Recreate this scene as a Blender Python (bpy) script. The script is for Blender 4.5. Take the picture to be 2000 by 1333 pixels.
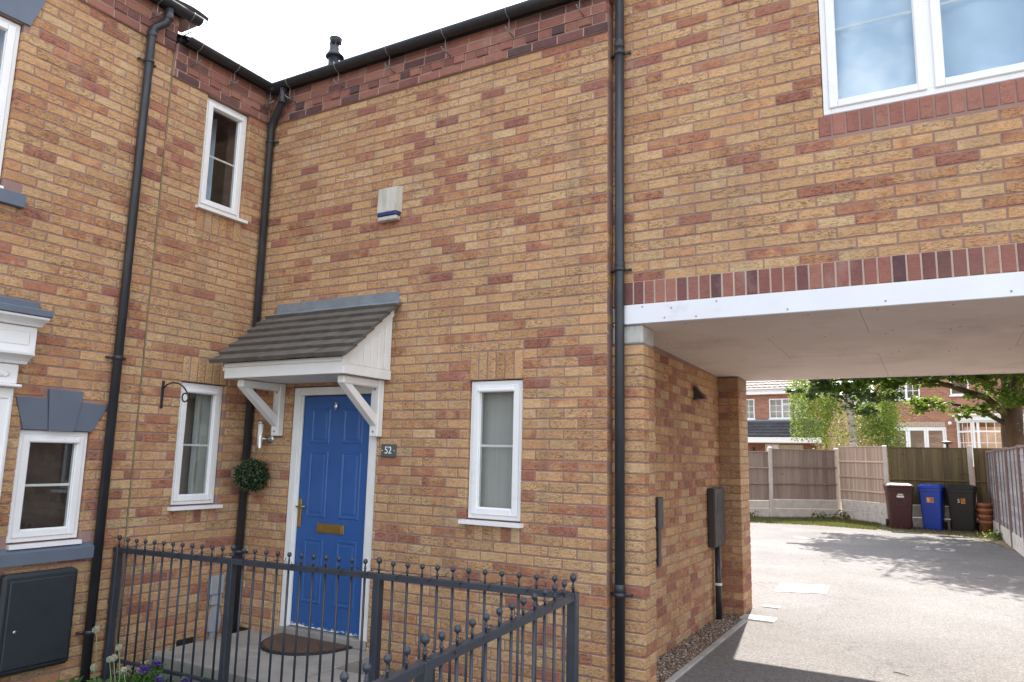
import bpy, math, random
import numpy as np
from mathutils import Matrix, Vector

for o in list(bpy.data.objects):
    bpy.data.objects.remove(o)
SC = bpy.context.scene
COL = SC.collection
R = math.radians

# ------------------------------------------------------------------ camera
CAM_LOC = Vector((1.9741, -4.7992, 1.529))
PITCH, YAW, ROLL = 0.154878, 0.520077, 0.0222287
fwd = Vector((-math.sin(YAW)*math.cos(PITCH), math.cos(YAW)*math.cos(PITCH), math.sin(PITCH)))
rgt = Vector((math.cos(YAW), math.sin(YAW), 0))
upv = rgt.cross(fwd)
r2 = rgt*math.cos(ROLL) + upv*math.sin(ROLL)
u2 = -rgt*math.sin(ROLL) + upv*math.cos(ROLL)
cam_d = bpy.data.cameras.new('camera')
cam_d.sensor_width = 36.0
cam_d.lens = 25.846
cam_d.clip_start = 0.05
cam_d.clip_end = 2000
cam = bpy.data.objects.new('camera', cam_d)
m = Matrix((r2, u2, -fwd)).transposed().to_4x4()
m.translation = CAM_LOC
cam.matrix_world = m
COL.objects.link(cam)
SC.camera = cam

# ------------------------------------------------------------------ light
SUN_DIR = Vector((-0.31, 2.17, 2.38)).normalized()
SUN_EL = math.asin(SUN_DIR.z)
SUN_AZ = math.atan2(SUN_DIR.x, SUN_DIR.y)
world = bpy.data.worlds.new('World')
SC.world = world
world.use_nodes = True
wn = world.node_tree
for n in list(wn.nodes):
    wn.nodes.remove(n)
def WN(t, **kw):
    n = wn.nodes.new(t)
    for k, v in kw.items():
        setattr(n, k, v)
    return n
sky = WN('ShaderNodeTexSky')
sky.sky_type = 'NISHITA'
sky.sun_disc = False
sky.sun_elevation = SUN_EL
sky.sun_rotation = SUN_AZ
sky.air_density = 1.0
sky.dust_density = 1.6
sky.ozone_density = 1.0
tc = WN('ShaderNodeTexCoord')
sepw = WN('ShaderNodeSeparateXYZ')
wn.links.new(tc.outputs['Generated'], sepw.inputs[0])
addz = WN('ShaderNodeMath', operation='ADD'); addz.inputs[1].default_value = 0.25
absz = WN('ShaderNodeMath', operation='ABSOLUTE')
wn.links.new(sepw.outputs[2], absz.inputs[0]); wn.links.new(absz.outputs[0], addz.inputs[0])
dx = WN('ShaderNodeMath', operation='DIVIDE'); dy = WN('ShaderNodeMath', operation='DIVIDE')
wn.links.new(sepw.outputs[0], dx.inputs[0]); wn.links.new(addz.outputs[0], dx.inputs[1])
wn.links.new(sepw.outputs[1], dy.inputs[0]); wn.links.new(addz.outputs[0], dy.inputs[1])
cmb = WN('ShaderNodeCombineXYZ')
wn.links.new(dx.outputs[0], cmb.inputs[0]); wn.links.new(dy.outputs[0], cmb.inputs[1])
cl = WN('ShaderNodeTexNoise'); cl.inputs['Scale'].default_value = 2.1
cl.inputs['Detail'].default_value = 7; cl.inputs['Roughness'].default_value = 0.58
wn.links.new(cmb.outputs[0], cl.inputs['Vector'])
cr = WN('ShaderNodeMapRange'); cr.inputs['From Min'].default_value = 0.44; cr.inputs['From Max'].default_value = 0.58
wn.links.new(cl.outputs['Fac'], cr.inputs['Value'])
cm = WN('ShaderNodeMath', operation='MULTIPLY'); cm.inputs[1].default_value = 0.85
wn.links.new(cr.outputs[0], cm.inputs[0])
mixw = WN('ShaderNodeMix', data_type='RGBA')
wn.links.new(cm.outputs[0], mixw.inputs[0])
wn.links.new(sky.outputs[0], mixw.inputs[6])
mixw.inputs[7].default_value = (10.5, 10.6, 10.8, 1)
bg = WN('ShaderNodeBackground'); bg.inputs['Strength'].default_value = 0.12
wo = WN('ShaderNodeOutputWorld')
wn.links.new(mixw.outputs[2], bg.inputs['Color'])
wn.links.new(bg.outputs[0], wo.inputs['Surface'])
world.cycles.sampling_method = 'AUTOMATIC'

sun_d = bpy.data.lights.new('sun', 'SUN')
sun_d.energy = 4.2
sun_d.angle = R(0.53)
sun_d.color = (1.0, 0.945, 0.87)
sun = bpy.data.objects.new('sun', sun_d)
sun.rotation_euler = SUN_DIR.to_track_quat('Z', 'Y').to_euler()
sun.location = (-3, 20, 25)
COL.objects.link(sun)

SC.view_settings.view_transform = 'Standard'
SC.view_settings.look = 'None'
SC.view_settings.gamma = 1
SC.view_settings.exposure = 1.60
SC.view_settings.use_curve_mapping = False
SC.render.engine = 'CYCLES'
SC.cycles.max_bounces = 8
SC.cycles.diffuse_bounces = 4
SC.cycles.transparent_max_bounces = 16
SC.cycles.use_denoising = True

# ------------------------------------------------------------------ helpers
WM = {}
def reg(o, mat):
    WM[o.name] = mat
def setparent(o, parent):
    o.parent = parent
    o.matrix_parent_inverse = WM[parent.name].inverted()
def tag(o, label=None, cat=None, group=None, kind=None):
    if label: o['label'] = label
    if cat: o['category'] = cat
    if group: o['group'] = group
    if kind: o['kind'] = kind
    return o
def thing(name, label, cat, loc=(0, 0, 0), group=None):
    o = bpy.data.objects.new(name, None)
    o.empty_display_size = 0.2
    COL.objects.link(o)
    o.location = loc
    reg(o, Matrix.Translation(Vector(loc)))
    return tag(o, label, cat, group)
def place(name, me, mat, parent=None, W=None):
    o = bpy.data.objects.new(name, me)
    COL.objects.link(o)
    W = W if W is not None else Matrix.Identity(4)
    if mat is not None and not me.materials:
        me.materials.append(mat)
    o.matrix_basis = W
    reg(o, W.copy())
    if parent is not None:
        setparent(o, parent)
    return o

class MB:
    def __init__(s):
        s.v = []; s.f = []; s.sm = []; s.mi = []
        s.cur = 0
    def add(s, vs, fs, smooth=False):
        b = len(s.v)
        s.v += [tuple(p) for p in vs]
        for f in fs:
            s.f.append(tuple(i+b for i in f)); s.sm.append(smooth); s.mi.append(s.cur)
        return s
    def box(s, x0, x1, y0, y1, z0, z1):
        if x0 > x1: x0, x1 = x1, x0
        if y0 > y1: y0, y1 = y1, y0
        if z0 > z1: z0, z1 = z1, z0
        vs = [(x0,y0,z0),(x1,y0,z0),(x1,y1,z0),(x0,y1,z0),(x0,y0,z1),(x1,y0,z1),(x1,y1,z1),(x0,y1,z1)]
        fs = [(0,3,2,1),(4,5,6,7),(0,1,5,4),(1,2,6,5),(2,3,7,6),(3,0,4,7)]
        return s.add(vs, fs)
    def bbox(s, x0, x1, y0, y1, z0, z1, b=0.004):
        """box with chamfered edges (all twelve)"""
        if x0 > x1: x0, x1 = x1, x0
        if y0 > y1: y0, y1 = y1, y0
        if z0 > z1: z0, z1 = z1, z0
        b = min(b, (x1-x0)*.45, (y1-y0)*.45, (z1-z0)*.45)
        X = (x0, x0+b, x1-b, x1); Y = (y0, y0+b, y1-b, y1); Z = (z0, z0+b, z1-b, z1)
        idx = {}; vs = []
        def V(i, j, k):
            if (i,j,k) not in idx:
                idx[(i,j,k)] = len(vs); vs.append((X[i], Y[j], Z[k]))
            return idx[(i,j,k)]
        fs = []
        for i, fl in ((0, True), (3, False)):
            q = [V(i,1,1), V(i,2,1), V(i,2,2), V(i,1,2)]; fs.append(q[::-1] if fl else q)
        for j, fl in ((0, False), (3, True)):
            q = [V(1,j,1), V(2,j,1), V(2,j,2), V(1,j,2)]; fs.append(q[::-1] if fl else q)
        for k, fl in ((0, True), (3, False)):
            q = [V(1,1,k), V(2,1,k), V(2,2,k), V(1,2,k)]; fs.append(q[::-1] if fl else q)
        c = ((x0+x1)/2, (y0+y1)/2, (z0+z1)/2)
        def face(q):
            p = [Vector(vs[i]) for i in q]
            n = (p[1]-p[0]).cross(p[2]-p[0])
            if n.dot(sum(p, Vector())/len(p) - Vector(c)) < 0: q = q[::-1]
            fs.append(q)
        for i in (0, 3):
            ii = 1 if i == 0 else 2
            for j in (0, 3):
                jj = 1 if j == 0 else 2
                face([V(i,jj,1), V(i,jj,2), V(ii,j,2), V(ii,j,1)])
            for k in (0, 3):
                kk = 1 if k == 0 else 2
                face([V(i,1,kk), V(i,2,kk), V(ii,2,k), V(ii,1,k)])
        for j in (0, 3):
            jj = 1 if j == 0 else 2
            for k in (0, 3):
                kk = 1 if k == 0 else 2
                face([V(1,j,kk), V(2,j,kk), V(2,jj,k), V(1,jj,k)])
        for i in (0, 3):
            ii = 1 if i == 0 else 2
            for j in (0, 3):
                jj = 1 if j == 0 else 2
                for k in (0, 3):
                    kk = 1 if k == 0 else 2
                    face([V(i,jj,kk), V(ii,j,kk), V(ii,jj,k)])
        return s.add(vs, fs)
    def prism(s, poly, axis, a0, a1):
        """extrude a 2-D outline along axis (0,1,2); poly gives the two other coordinates in order"""
        n = len(poly)
        def mk(p, a):
            c = list(p); c.insert(axis, a); return tuple(c)
        vs = [mk(p, a0) for p in poly] + [mk(p, a1) for p in poly]
        area = sum(poly[i][0]*poly[(i+1)%n][1]-poly[(i+1)%n][0]*poly[i][1] for i in range(n))
        flip = (area > 0) != (axis == 1)
        if a1 < a0: flip = not flip
        fs = []
        top = list(range(n, 2*n)); bot = list(range(n))[::-1]
        sides = [(i, (i+1) % n, n+(i+1) % n, n+i) for i in range(n)]
        fs = [tuple(top), tuple(bot)] + sides
        if not flip: fs = [f[::-1] for f in fs]
        return s.add(vs, fs)
    def tube(s, pts, rad, n=10, caps=True, smooth=True):
        pts = [Vector(p) for p in pts]
        rads = rad if isinstance(rad, (list, tuple)) else [rad]*len(pts)
        rings = []
        prev = None
        for i, p in enumerate(pts):
            if i == 0: t = pts[1]-pts[0]
            elif i == len(pts)-1: t = pts[-1]-pts[-2]
            else: t = (pts[i+1]-p).normalized() + (p-pts[i-1]).normalized()
            if t.length < 1e-9: t = Vector((0,0,1))
            t.normalize()
            if prev is None:
                a = Vector((0,0,1)) if abs(t.z) < .9 else Vector((1,0,0))
                e1 = t.cross(a).normalized()
            else:
                e1 = prev - t*prev.dot(t)
                e1 = e1.normalized() if e1.length > 1e-6 else t.cross(Vector((1,0,.3))).normalized()
            prev = e1
            e2 = t.cross(e1)
            rings.append([p + (e1*math.cos(2*math.pi*k/n) + e2*math.sin(2*math.pi*k/n))*rads[i] for k in range(n)])
        vs = [q for r in rings for q in r]
        fs = []
        for i in range(len(rings)-1):
            for k in range(n):
                k2 = (k+1) % n
                fs.append((i*n+k, i*n+k2, (i+1)*n+k2, (i+1)*n+k))
        s.add(vs, fs, smooth)
        if caps:
            b = len(s.v) - len(vs)
            s.f.append(tuple(b+k for k in range(n))[::-1]); s.sm.append(False); s.mi.append(s.cur)
            s.f.append(tuple(b+(len(rings)-1)*n+k for k in range(n))); s.sm.append(False); s.mi.append(s.cur)
        return s
    def lathe(s, prof, c=(0,0,0), n=16, smooth=True):
        """profile of (radius, z) from bottom to top around the vertical through c"""
        vs = []; fs = []
        for r, z in prof:
            for k in range(n):
                a = 2*math.pi*k/n
                vs.append((c[0]+r*math.cos(a), c[1]+r*math.sin(a), c[2]+z))
        for i in range(len(prof)-1):
            for k in range(n):
                k2 = (k+1) % n
                fs.append((i*n+k, i*n+k2, (i+1)*n+k2, (i+1)*n+k))
        s.add(vs, fs, smooth)
        b = len(s.v)-len(vs)
        s.f.append(tuple(b+k for k in range(n))[::-1]); s.sm.append(False); s.mi.append(s.cur)
        s.f.append(tuple(b+(len(prof)-1)*n+k for k in range(n))); s.sm.append(False); s.mi.append(s.cur)
        return s
    def ring(s, u0, u1, v0, v1, t, w0, w1, b=0.003):
        """rectangular picture-frame in the u/v plane with bars t wide, depth w0..w1 (x=u, y=v, z=w)"""
        s.bbox(u0, u0+t, v0, v1, w0, w1, b); s.bbox(u1-t, u1, v0, v1, w0, w1, b)
        s.bbox(u0+t, u1-t, v0, v0+t, w0, w1, b); s.bbox(u0+t, u1-t, v1-t, v1, w0, w1, b)
        return s
    def mesh(s, name, center=True):
        me = bpy.data.meshes.new(name)
        c = Vector((0,0,0))
        if center and s.v:
            a = np.array(s.v)
            c = Vector(((a[:,0].min()+a[:,0].max())/2, (a[:,1].min()+a[:,1].max())/2, float(a[:,2].min())))
        me.from_pydata([(p[0]-c.x, p[1]-c.y, p[2]-c.z) for p in s.v], [], s.f)
        me.polygons.foreach_set('use_smooth', s.sm)
        if any(s.mi): me.polygons.foreach_set('material_index', s.mi)
        me.update()
        return me, c
    def build(s, name, mat, parent=None, frame=None, kind=None):
        me, c = s.mesh(name)
        mats = mat if isinstance(mat, (list, tuple)) else [mat]
        for x in mats: me.materials.append(x)
        W = (frame if frame is not None else Matrix.Identity(4)) @ Matrix.Translation(c)
        o = place(name, me, None, parent, W)
        if kind: o['kind'] = kind
        return o

def frame(origin, u, v, w):
    m = Matrix((Vector(u), Vector(v), Vector(w))).transposed().to_4x4()
    m.translation = Vector(origin)
    return m
XA = -3.6
FA = frame((XA, 0, 0), (0,1,0), (0,0,1), (1,0,0))       # left wall, u = world Y
FB = frame((0, 0, 0), (1,0,0), (0,0,1), (0,-1,0))       # door wall, u = world X
YC = 0.10
FC = frame((0, YC, 0), (1,0,0), (0,0,1), (0,-1,0))      # wall over the carport
XP = 0.03
FP = frame((XP, 0, 0), (0,1,0), (0,0,1), (1,0,0))       # carport side wall, u = world Y

# ------------------------------------------------------------------ materials
MATS = {}
def new_mat(name):
    m = bpy.data.materials.new(name)
    m.use_nodes = True
    nt = m.node_tree
    b = nt.nodes['Principled BSDF']
    MATS[name] = m
    return m, nt, b
def N(nt, t, **kw):
    n = nt.nodes.new(t)
    for k, v in kw.items():
        setattr(n, k, v)
    return n
def L(nt, a, b):
    nt.links.new(a, b)
def ramp(nt, fac, stops):
    n = N(nt, 'ShaderNodeValToRGB')
    e = n.color_ramp.elements
    while len(e) > 1: e.remove(e[-1])
    e[0].position = stops[0][0]; e[0].color = (*stops[0][1], 1)
    for p, c in stops[1:]:
        x = e.new(p); x.color = (*c, 1)
    L(nt, fac, n.inputs[0])
    return n.outputs[0]
def noise(nt, vec, scale, detail=3, rough=0.55, dist=0.0):
    n = N(nt, 'ShaderNodeTexNoise')
    n.inputs['Scale'].default_value = scale; n.inputs['Detail'].default_value = detail
    n.inputs['Roughness'].default_value = rough; n.inputs['Distortion'].default_value = dist
    if vec is not None: L(nt, vec, n.inputs['Vector'])
    return n.outputs['Fac']
def math_(nt, op, a, b=None, clamp=False):
    n = N(nt, 'ShaderNodeMath', operation=op); n.use_clamp = clamp
    for i, x in enumerate((a, b)):
        if x is None: continue
        if isinstance(x, (int, float)): n.inputs[i].default_value = x
        else: L(nt, x, n.inputs[i])
    return n.outputs[0]
def maprange(nt, v, a, b, c=0.0, d=1.0):
    n = N(nt, 'ShaderNodeMapRange')
    L(nt, v, n.inputs['Value'])
    for k, x in zip(('From Min','From Max','To Min','To Max'), (a,b,c,d)): n.inputs[k].default_value = x
    return n.outputs[0]
def mulcol(nt, col, fac):
    n = N(nt, 'ShaderNodeMix', data_type='RGBA', blend_type='MULTIPLY')
    n.inputs[0].default_value = 1.0
    L(nt, col, n.inputs[6]); L(nt, fac, n.inputs[7])
    return n.outputs[2]
def mixcol(nt, fac, a, b):
    n = N(nt, 'ShaderNodeMix', data_type='RGBA')
    if isinstance(fac, (int, float)): n.inputs[0].default_value = fac
    else: L(nt, fac, n.inputs[0])
    for i, x in ((6, a), (7, b)):
        if isinstance(x, tuple): n.inputs[i].default_value = (*x, 1) if len(x) == 3 else x
        else: L(nt, x, n.inputs[i])
    return n.outputs[2]
def bump(nt, bsdf, h, strength=0.4, dist=0.01):
    n = N(nt, 'ShaderNodeBump')
    n.inputs['Strength'].default_value = strength; n.inputs['Distance'].default_value = dist
    L(nt, h, n.inputs['Height']); L(nt, n.outputs[0], bsdf.inputs['Normal'])
def worldpos(nt):
    return N(nt, 'ShaderNodeNewGeometry').outputs['Position']
def scaled(nt, vec, s):
    n = N(nt, 'ShaderNodeMapping'); n.inputs['Scale'].default_value = s
    L(nt, vec, n.inputs['Vector']); return n.outputs[0]

def simple(name, col, rough=0.5, var=0.08, scale=6.0, metal=0.0, bumpv=0.0, bscale=60.0, spec=None, dirt=None, stretch=None):
    m, nt, b = new_mat(name)
    pos = worldpos(nt)
    if stretch: pos = scaled(nt, pos, stretch)
    f = noise(nt, pos, scale, 5)
    c0 = tuple(max(0, x*(1-var*2)) for x in col); c1 = tuple(min(1, x*(1+var*2)) for x in col)
    c = ramp(nt, f, [(0.25, c0), (0.75, c1)])
    if dirt:
        d = noise(nt, scaled(nt, worldpos(nt), dirt[1]), 1.0, 6, .65)
        d = maprange(nt, d, dirt[2], dirt[2]+.2, 0, dirt[3])
        c = mixcol(nt, d, c, dirt[0])
    L(nt, c, b.inputs['Base Color'])
    rr = maprange(nt, noise(nt, pos, scale*2.3, 3), .3, .7, max(0, rough-.08), min(1, rough+.08))
    L(nt, rr, b.inputs['Roughness'])
    b.inputs['Metallic'].default_value = metal
    if spec is not None: b.inputs['Specular IOR Level'].default_value = spec
    if bumpv: bump(nt, b, noise(nt, pos, bscale, 4), bumpv, .004)
    return m

def make_brick(name, stops, crev=0.58, bstr=0.9):
    m, nt, b = new_mat(name)
    at = N(nt, 'ShaderNodeAttribute'); at.attribute_name = 'tone'
    oi = N(nt, 'ShaderNodeObjectInfo')
    add = N(nt, 'ShaderNodeVectorMath', operation='ADD')
    L(nt, at.outputs['Vector'], add.inputs[0]); L(nt, oi.outputs['Color'], add.inputs[1])
    sp = N(nt, 'ShaderNodeSeparateXYZ'); L(nt, add.outputs[0], sp.inputs[0])
    typ, seed, mixa = sp.outputs
    pos = worldpos(nt)
    ps = N(nt, 'ShaderNodeSeparateXYZ'); L(nt, pos, ps.inputs[0])
    s = math_(nt, 'ADD', ps.outputs[0], ps.outputs[1])
    z = ps.outputs[2]
    d = math_(nt, 'SUBTRACT', ps.outputs[0], ps.outputs[1])
    sd = math_(nt, 'MULTIPLY', seed, 57.0)
    c1 = N(nt, 'ShaderNodeCombineXYZ'); L(nt, s, c1.inputs[0]); L(nt, z, c1.inputs[1]); L(nt, sd, c1.inputs[2])
    n1 = noise(nt, c1.outputs[0], 7.0, 2)
    off = math_(nt, 'MULTIPLY', math_(nt, 'SUBTRACT', n1, 0.5), math_(nt, 'MULTIPLY', mixa, 2.4))
    n1b = noise(nt, c1.outputs[0], 30.0, 3)
    off2 = math_(nt, 'MULTIPLY', math_(nt, 'SUBTRACT', n1b, 0.5), 0.22)
    t = math_(nt, 'ADD', math_(nt, 'ADD', typ, off), off2, True)
    col = ramp(nt, t, stops)
    # drag-faced texture: short wriggling horizontal creases
    c2 = N(nt, 'ShaderNodeCombineXYZ')
    L(nt, math_(nt, 'MULTIPLY', s, 24.0), c2.inputs[0]); L(nt, math_(nt, 'MULTIPLY', z, 88.0), c2.inputs[1]); L(nt, math_(nt, 'ADD', sd, math_(nt, 'MULTIPLY', d, 20.0)), c2.inputs[2])
    n2 = noise(nt, c2.outputs[0], 1.0, 3, .6, 1.3)
    wn_ = N(nt, 'ShaderNodeTexWhiteNoise', noise_dimensions='1D'); L(nt, sd, wn_.inputs['W'])
    rust = maprange(nt, wn_.outputs['Value'], 0.1, 0.9, 0.5, 1.0)
    cv = maprange(nt, n2, .38, .54, 1.0, 0.0)
    cv = math_(nt, 'MULTIPLY', cv, rust)
    k = math_(nt, 'SUBTRACT', 1.0, math_(nt, 'MULTIPLY', cv, crev))
    br = maprange(nt, N_sep(nt, wn_.outputs['Color']), 0, 1, .90, 1.10)
    gr = maprange(nt, noise(nt, pos, 260.0, 2), .3, .7, .86, 1.14)
    k = math_(nt, 'MULTIPLY', math_(nt, 'MULTIPLY', k, br), gr)
    cc = N(nt, 'ShaderNodeCombineXYZ')
    for i in range(3): L(nt, k, cc.inputs[i])
    col = mulcol(nt, col, cc.outputs[0])
    # grimy weathering over many bricks
    w = maprange(nt, noise(nt, scaled(nt, pos, (1.3, 1.3, .5)), 1.6, 6, .62), .54, .74, 0, .32)
    col = mixcol(nt, w, col, (.20, .15, .12))
    st = maprange(nt, noise(nt, scaled(nt, pos, (5.5, 5.5, .42)), 1.0, 5, .6), .56, .74, 0, .30)
    col = mixcol(nt, st, col, (.15, .115, .095))
    # old water stain running down the door wall near its right-hand end
    gx = math_(nt, 'ABSOLUTE', math_(nt, 'ADD', ps.outputs[0], .235))
    gx = maprange(nt, gx, .03, .13, 1.0, 0.0)
    gz_ = math_(nt, 'MULTIPLY', maprange(nt, z, 2.6, 3.2, 0, 1), maprange(nt, z, 3.9, 4.6, 1, 0))
    sm = math_(nt, 'MULTIPLY', math_(nt, 'MULTIPLY', gx, gz_), math_(nt, 'LESS_THAN', math_(nt, 'ABSOLUTE', ps.outputs[1]), .06))
    sm = math_(nt, 'MULTIPLY', sm, maprange(nt, noise(nt, scaled(nt, pos, (9, 9, 5)), 1.0, 5, .6), .38, .62, .0, .45))
    col = mixcol(nt, sm, col, (.12, .10, .085))
    ef = maprange(nt, noise(nt, scaled(nt, pos, (2.1, 2.1, 1.5)), 1.3, 6, .65), .58, .72, 0, .20)
    col = mixcol(nt, ef, col, (.60, .50, .43))
    L(nt, col, b.inputs['Base Color'])
    b.inputs['Roughness'].default_value = .88
    b.inputs['Specular IOR Level'].default_value = .25
    hh = math_(nt, 'ADD', math_(nt, 'MULTIPLY', n2, rust), math_(nt, 'MULTIPLY', noise(nt, pos, 180.0, 3), .25))
    bump(nt, b, hh, bstr, .006)
    return m
def N_sep(nt, col):
    n = N(nt, 'ShaderNodeSeparateColor'); L(nt, col, n.inputs[0]); return n.outputs[1]

BUFF = [(0.0, (.565,.395,.220)), (.25, (.545,.335,.172)), (.48, (.49,.262,.132)), (.62, (.415,.190,.108)), (.8, (.345,.143,.098)), (1.0, (.25,.105,.080))]
DARK = [(0.0, (.36,.165,.122)), (.4, (.285,.118,.095)), (.7, (.19,.084,.078)), (1.0, (.105,.058,.062))]
M_brick = make_brick('brick_buff', BUFF)
M_dark = make_brick('brick_plum', DARK, .25, .35)

def mortar(name, col):
    m, nt, b = new_mat(name)
    pos = worldpos(nt)
    f = noise(nt, pos, 3.0, 6, .6)
    c = ramp(nt, f, [(.3, tuple(x*.8 for x in col)), (.7, tuple(x*1.15 for x in col))])
    L(nt, c, b.inputs['Base Color']); b.inputs['Roughness'].default_value = .95
    bump(nt, b, noise(nt, pos, 220.0, 4), .5, .004)
    return m
M_mortar = mortar('mortar', (.305, .192, .165))
M_mortar_light = mortar('mortar_light', (.40, .275, .225))
M_mortar_cream = mortar('mortar_cream', (.47, .36, .29))
M_upvc = simple('upvc_white', (.80,.80,.80), .32, .015, 3, dirt=((.42,.42,.38), (3,3,1.2), .62, .25))
M_white = simple('white_paint', (.76,.76,.74), .5, .03, 5, dirt=((.45,.44,.40), (4,4,2), .58, .35))
M_cornice = simple('doorcase_white', (.80,.80,.80), .4, .015, 3)
M_slate_blue = simple('blue_grey_paint', (.115,.14,.185), .55, .04, 4)
M_rail = simple('railing_paint', (.030,.036,.048), .42, .10, 9, bumpv=.08, bscale=120)
M_pipe = simple('pipe_black', (.028,.030,.036), .42, .12, 5, dirt=((.10,.10,.10),(8,8,1.5),.55,.35))
M_gutter = simple('gutter_black', (.020,.021,.024), .5, .15, 6, dirt=((.09,.10,.07),(6,6,3),.55,.4))
M_meter = simple('meter_box_dark', (.022,.028,.035), .45, .06, 5)
M_grey_box = simple('cable_grey', (.30,.32,.36), .5, .05, 6)
M_lead = simple('lead', (.20,.235,.27), .55, .10, 7, metal=.15, dirt=((.32,.33,.33),(5,5,5),.55,.5))
M_tile = simple('canopy_tile', (.112,.101,.088), .75, .16, 9, bumpv=.35, bscale=70, dirt=((.13,.125,.11),(9,9,9),.55,.4))
M_roof = simple('roof_tile_dark', (.05,.05,.052), .75, .18, 5)
M_brass = simple('brass', (.42,.28,.085), .38, .08, 20, metal=.85)
M_steel = simple('brushed_steel', (.55,.55,.55), .3, .04, 20, metal=.9)
M_chrome = simple('chrome', (.75,.75,.75), .15, .02, 20, metal=1.0)
M_iron = simple('wrought_iron', (.02,.02,.022), .5, .1, 20)
M_frost = simple('lamp_diffuser', (.75,.75,.72), .3, .02, 6)
M_alarm = simple('alarm_box', (.52,.50,.44), .5, .05, 8, dirt=((.24,.23,.20),(14,14,2.5),.5,.7))
M_alarm_blue = simple('alarm_blue', (.02,.045,.15), .35, .05, 8)
M_plaque = simple('plaque_slate', (.075,.09,.085), .6, .12, 30)
M_text = simple('text_white', (.85,.85,.83), .5, .01, 5)
M_concrete = simple('concrete', (.36,.345,.32), .9, .12, 5, bumpv=.3, bscale=90, dirt=((.18,.17,.15),(3,3,3),.55,.4))
M_slab = simple('paving', (.29,.275,.25), .9, .10, 4, bumpv=.3, bscale=120, dirt=((.15,.14,.125),(2.5,2.5,2.5),.5,.5))
M_pad = simple('padstone', (.46,.45,.42), .9, .10, 9, bumpv=.4, bscale=40, dirt=((.20,.195,.18),(18,18,5),.52,.8))
M_soffit = simple('soffit_board', (.72,.63,.57), .75, .04, 1.5, dirt=((.42,.37,.32),(1.6,1.6,1.6),.50,.45))
M_fascia = simple('fascia_white', (.74,.75,.78), .45, .02, 3, dirt=((.40,.41,.40),(3,3,5),.62,.5))
M_screw = simple('screw', (.3,.3,.32), .4, .05, 20, metal=.6)
M_soil = simple('soil', (.055,.042,.032), .95, .3, 14, bumpv=.6, bscale=50)
M_earth = simple('earth', (.20,.155,.095), .95, .2, 4, bumpv=.4, bscale=60)
M_mat = simple('door_mat', (.105,.060,.038), .95, .2, 60, bumpv=.8, bscale=300)
M_rubber = simple('rubber', (.018,.018,.018), .7, .1, 20)
M_room = simple('room_dark', (.36,.35,.34), .9, .05, 2)
M_room_warm = simple('room_warm', (.72,.55,.38), .9, .05, 2)
M_net = simple('net_blind', (.42,.42,.40), .9, .04, 40, stretch=(1,1,.05))
M_curtain = simple('curtain_pale', (.62,.74,.90), .9, .05, 5)
M_blind_dark = simple('dark_blind', (.035,.03,.03), .9, .08, 60, stretch=(1,1,.06))
M_blue_door, _nt, _b = new_mat('blue_door')
_pos = worldpos(_nt)
_c = ramp(_nt, noise(_nt, _pos, 4.0, 4), [(.3, (.024,.092,.285)), (.7, (.030,.106,.325))])
_ps = N(_nt, 'ShaderNodeSeparateXYZ'); L(_nt, _pos, _ps.inputs[0])
_low = maprange(_nt, _ps.outputs[2], .055, .100, 1.0, 0.0)
_ch = math_(_nt, 'ADD', noise(_nt, scaled(_nt, _pos, (1,1,2.2)), 26.0, 5, .7), math_(_nt, 'MULTIPLY', _low, .32))
_ch = maprange(_nt, _ch, .79, .81, 0, 1)
_ch = math_(_nt, 'MULTIPLY', _ch, math_(_nt, 'GREATER_THAN', _low, 0.02))
L(_nt, mixcol(_nt, _ch, _c, (.78,.78,.80)), _b.inputs['Base Color'])
_b.inputs['Roughness'].default_value = .36

def make_glass(name, ior=1.75, tint=(.93,.95,.94)):
    m, nt, b = new_mat(name)
    nt.nodes.remove(b)
    out = nt.nodes['Material Output']
    tr = N(nt, 'ShaderNodeBsdfTransparent'); tr.inputs[0].default_value = (*tint, 1)
    gl = N(nt, 'ShaderNodeBsdfGlossy'); gl.inputs['Roughness'].default_value = .012
    lw = N(nt, 'ShaderNodeLayerWeight'); lw.inputs['Blend'].default_value = .5
    f5 = math_(nt, 'POWER', lw.outputs['Facing'], 5.0)
    fac = math_(nt, 'ADD', math_(nt, 'MULTIPLY', f5, 1.0-ior), ior)
    mx = N(nt, 'ShaderNodeMixShader')
    L(nt, fac, mx.inputs[0]); L(nt, tr.outputs[0], mx.inputs[1]); L(nt, gl.outputs[0], mx.inputs[2])
    L(nt, mx.outputs[0], out.inputs[0])
    return m
M_glass = make_glass('window_glass', .055)
M_glass_up = make_glass('window_glass_coated', .12)

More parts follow.
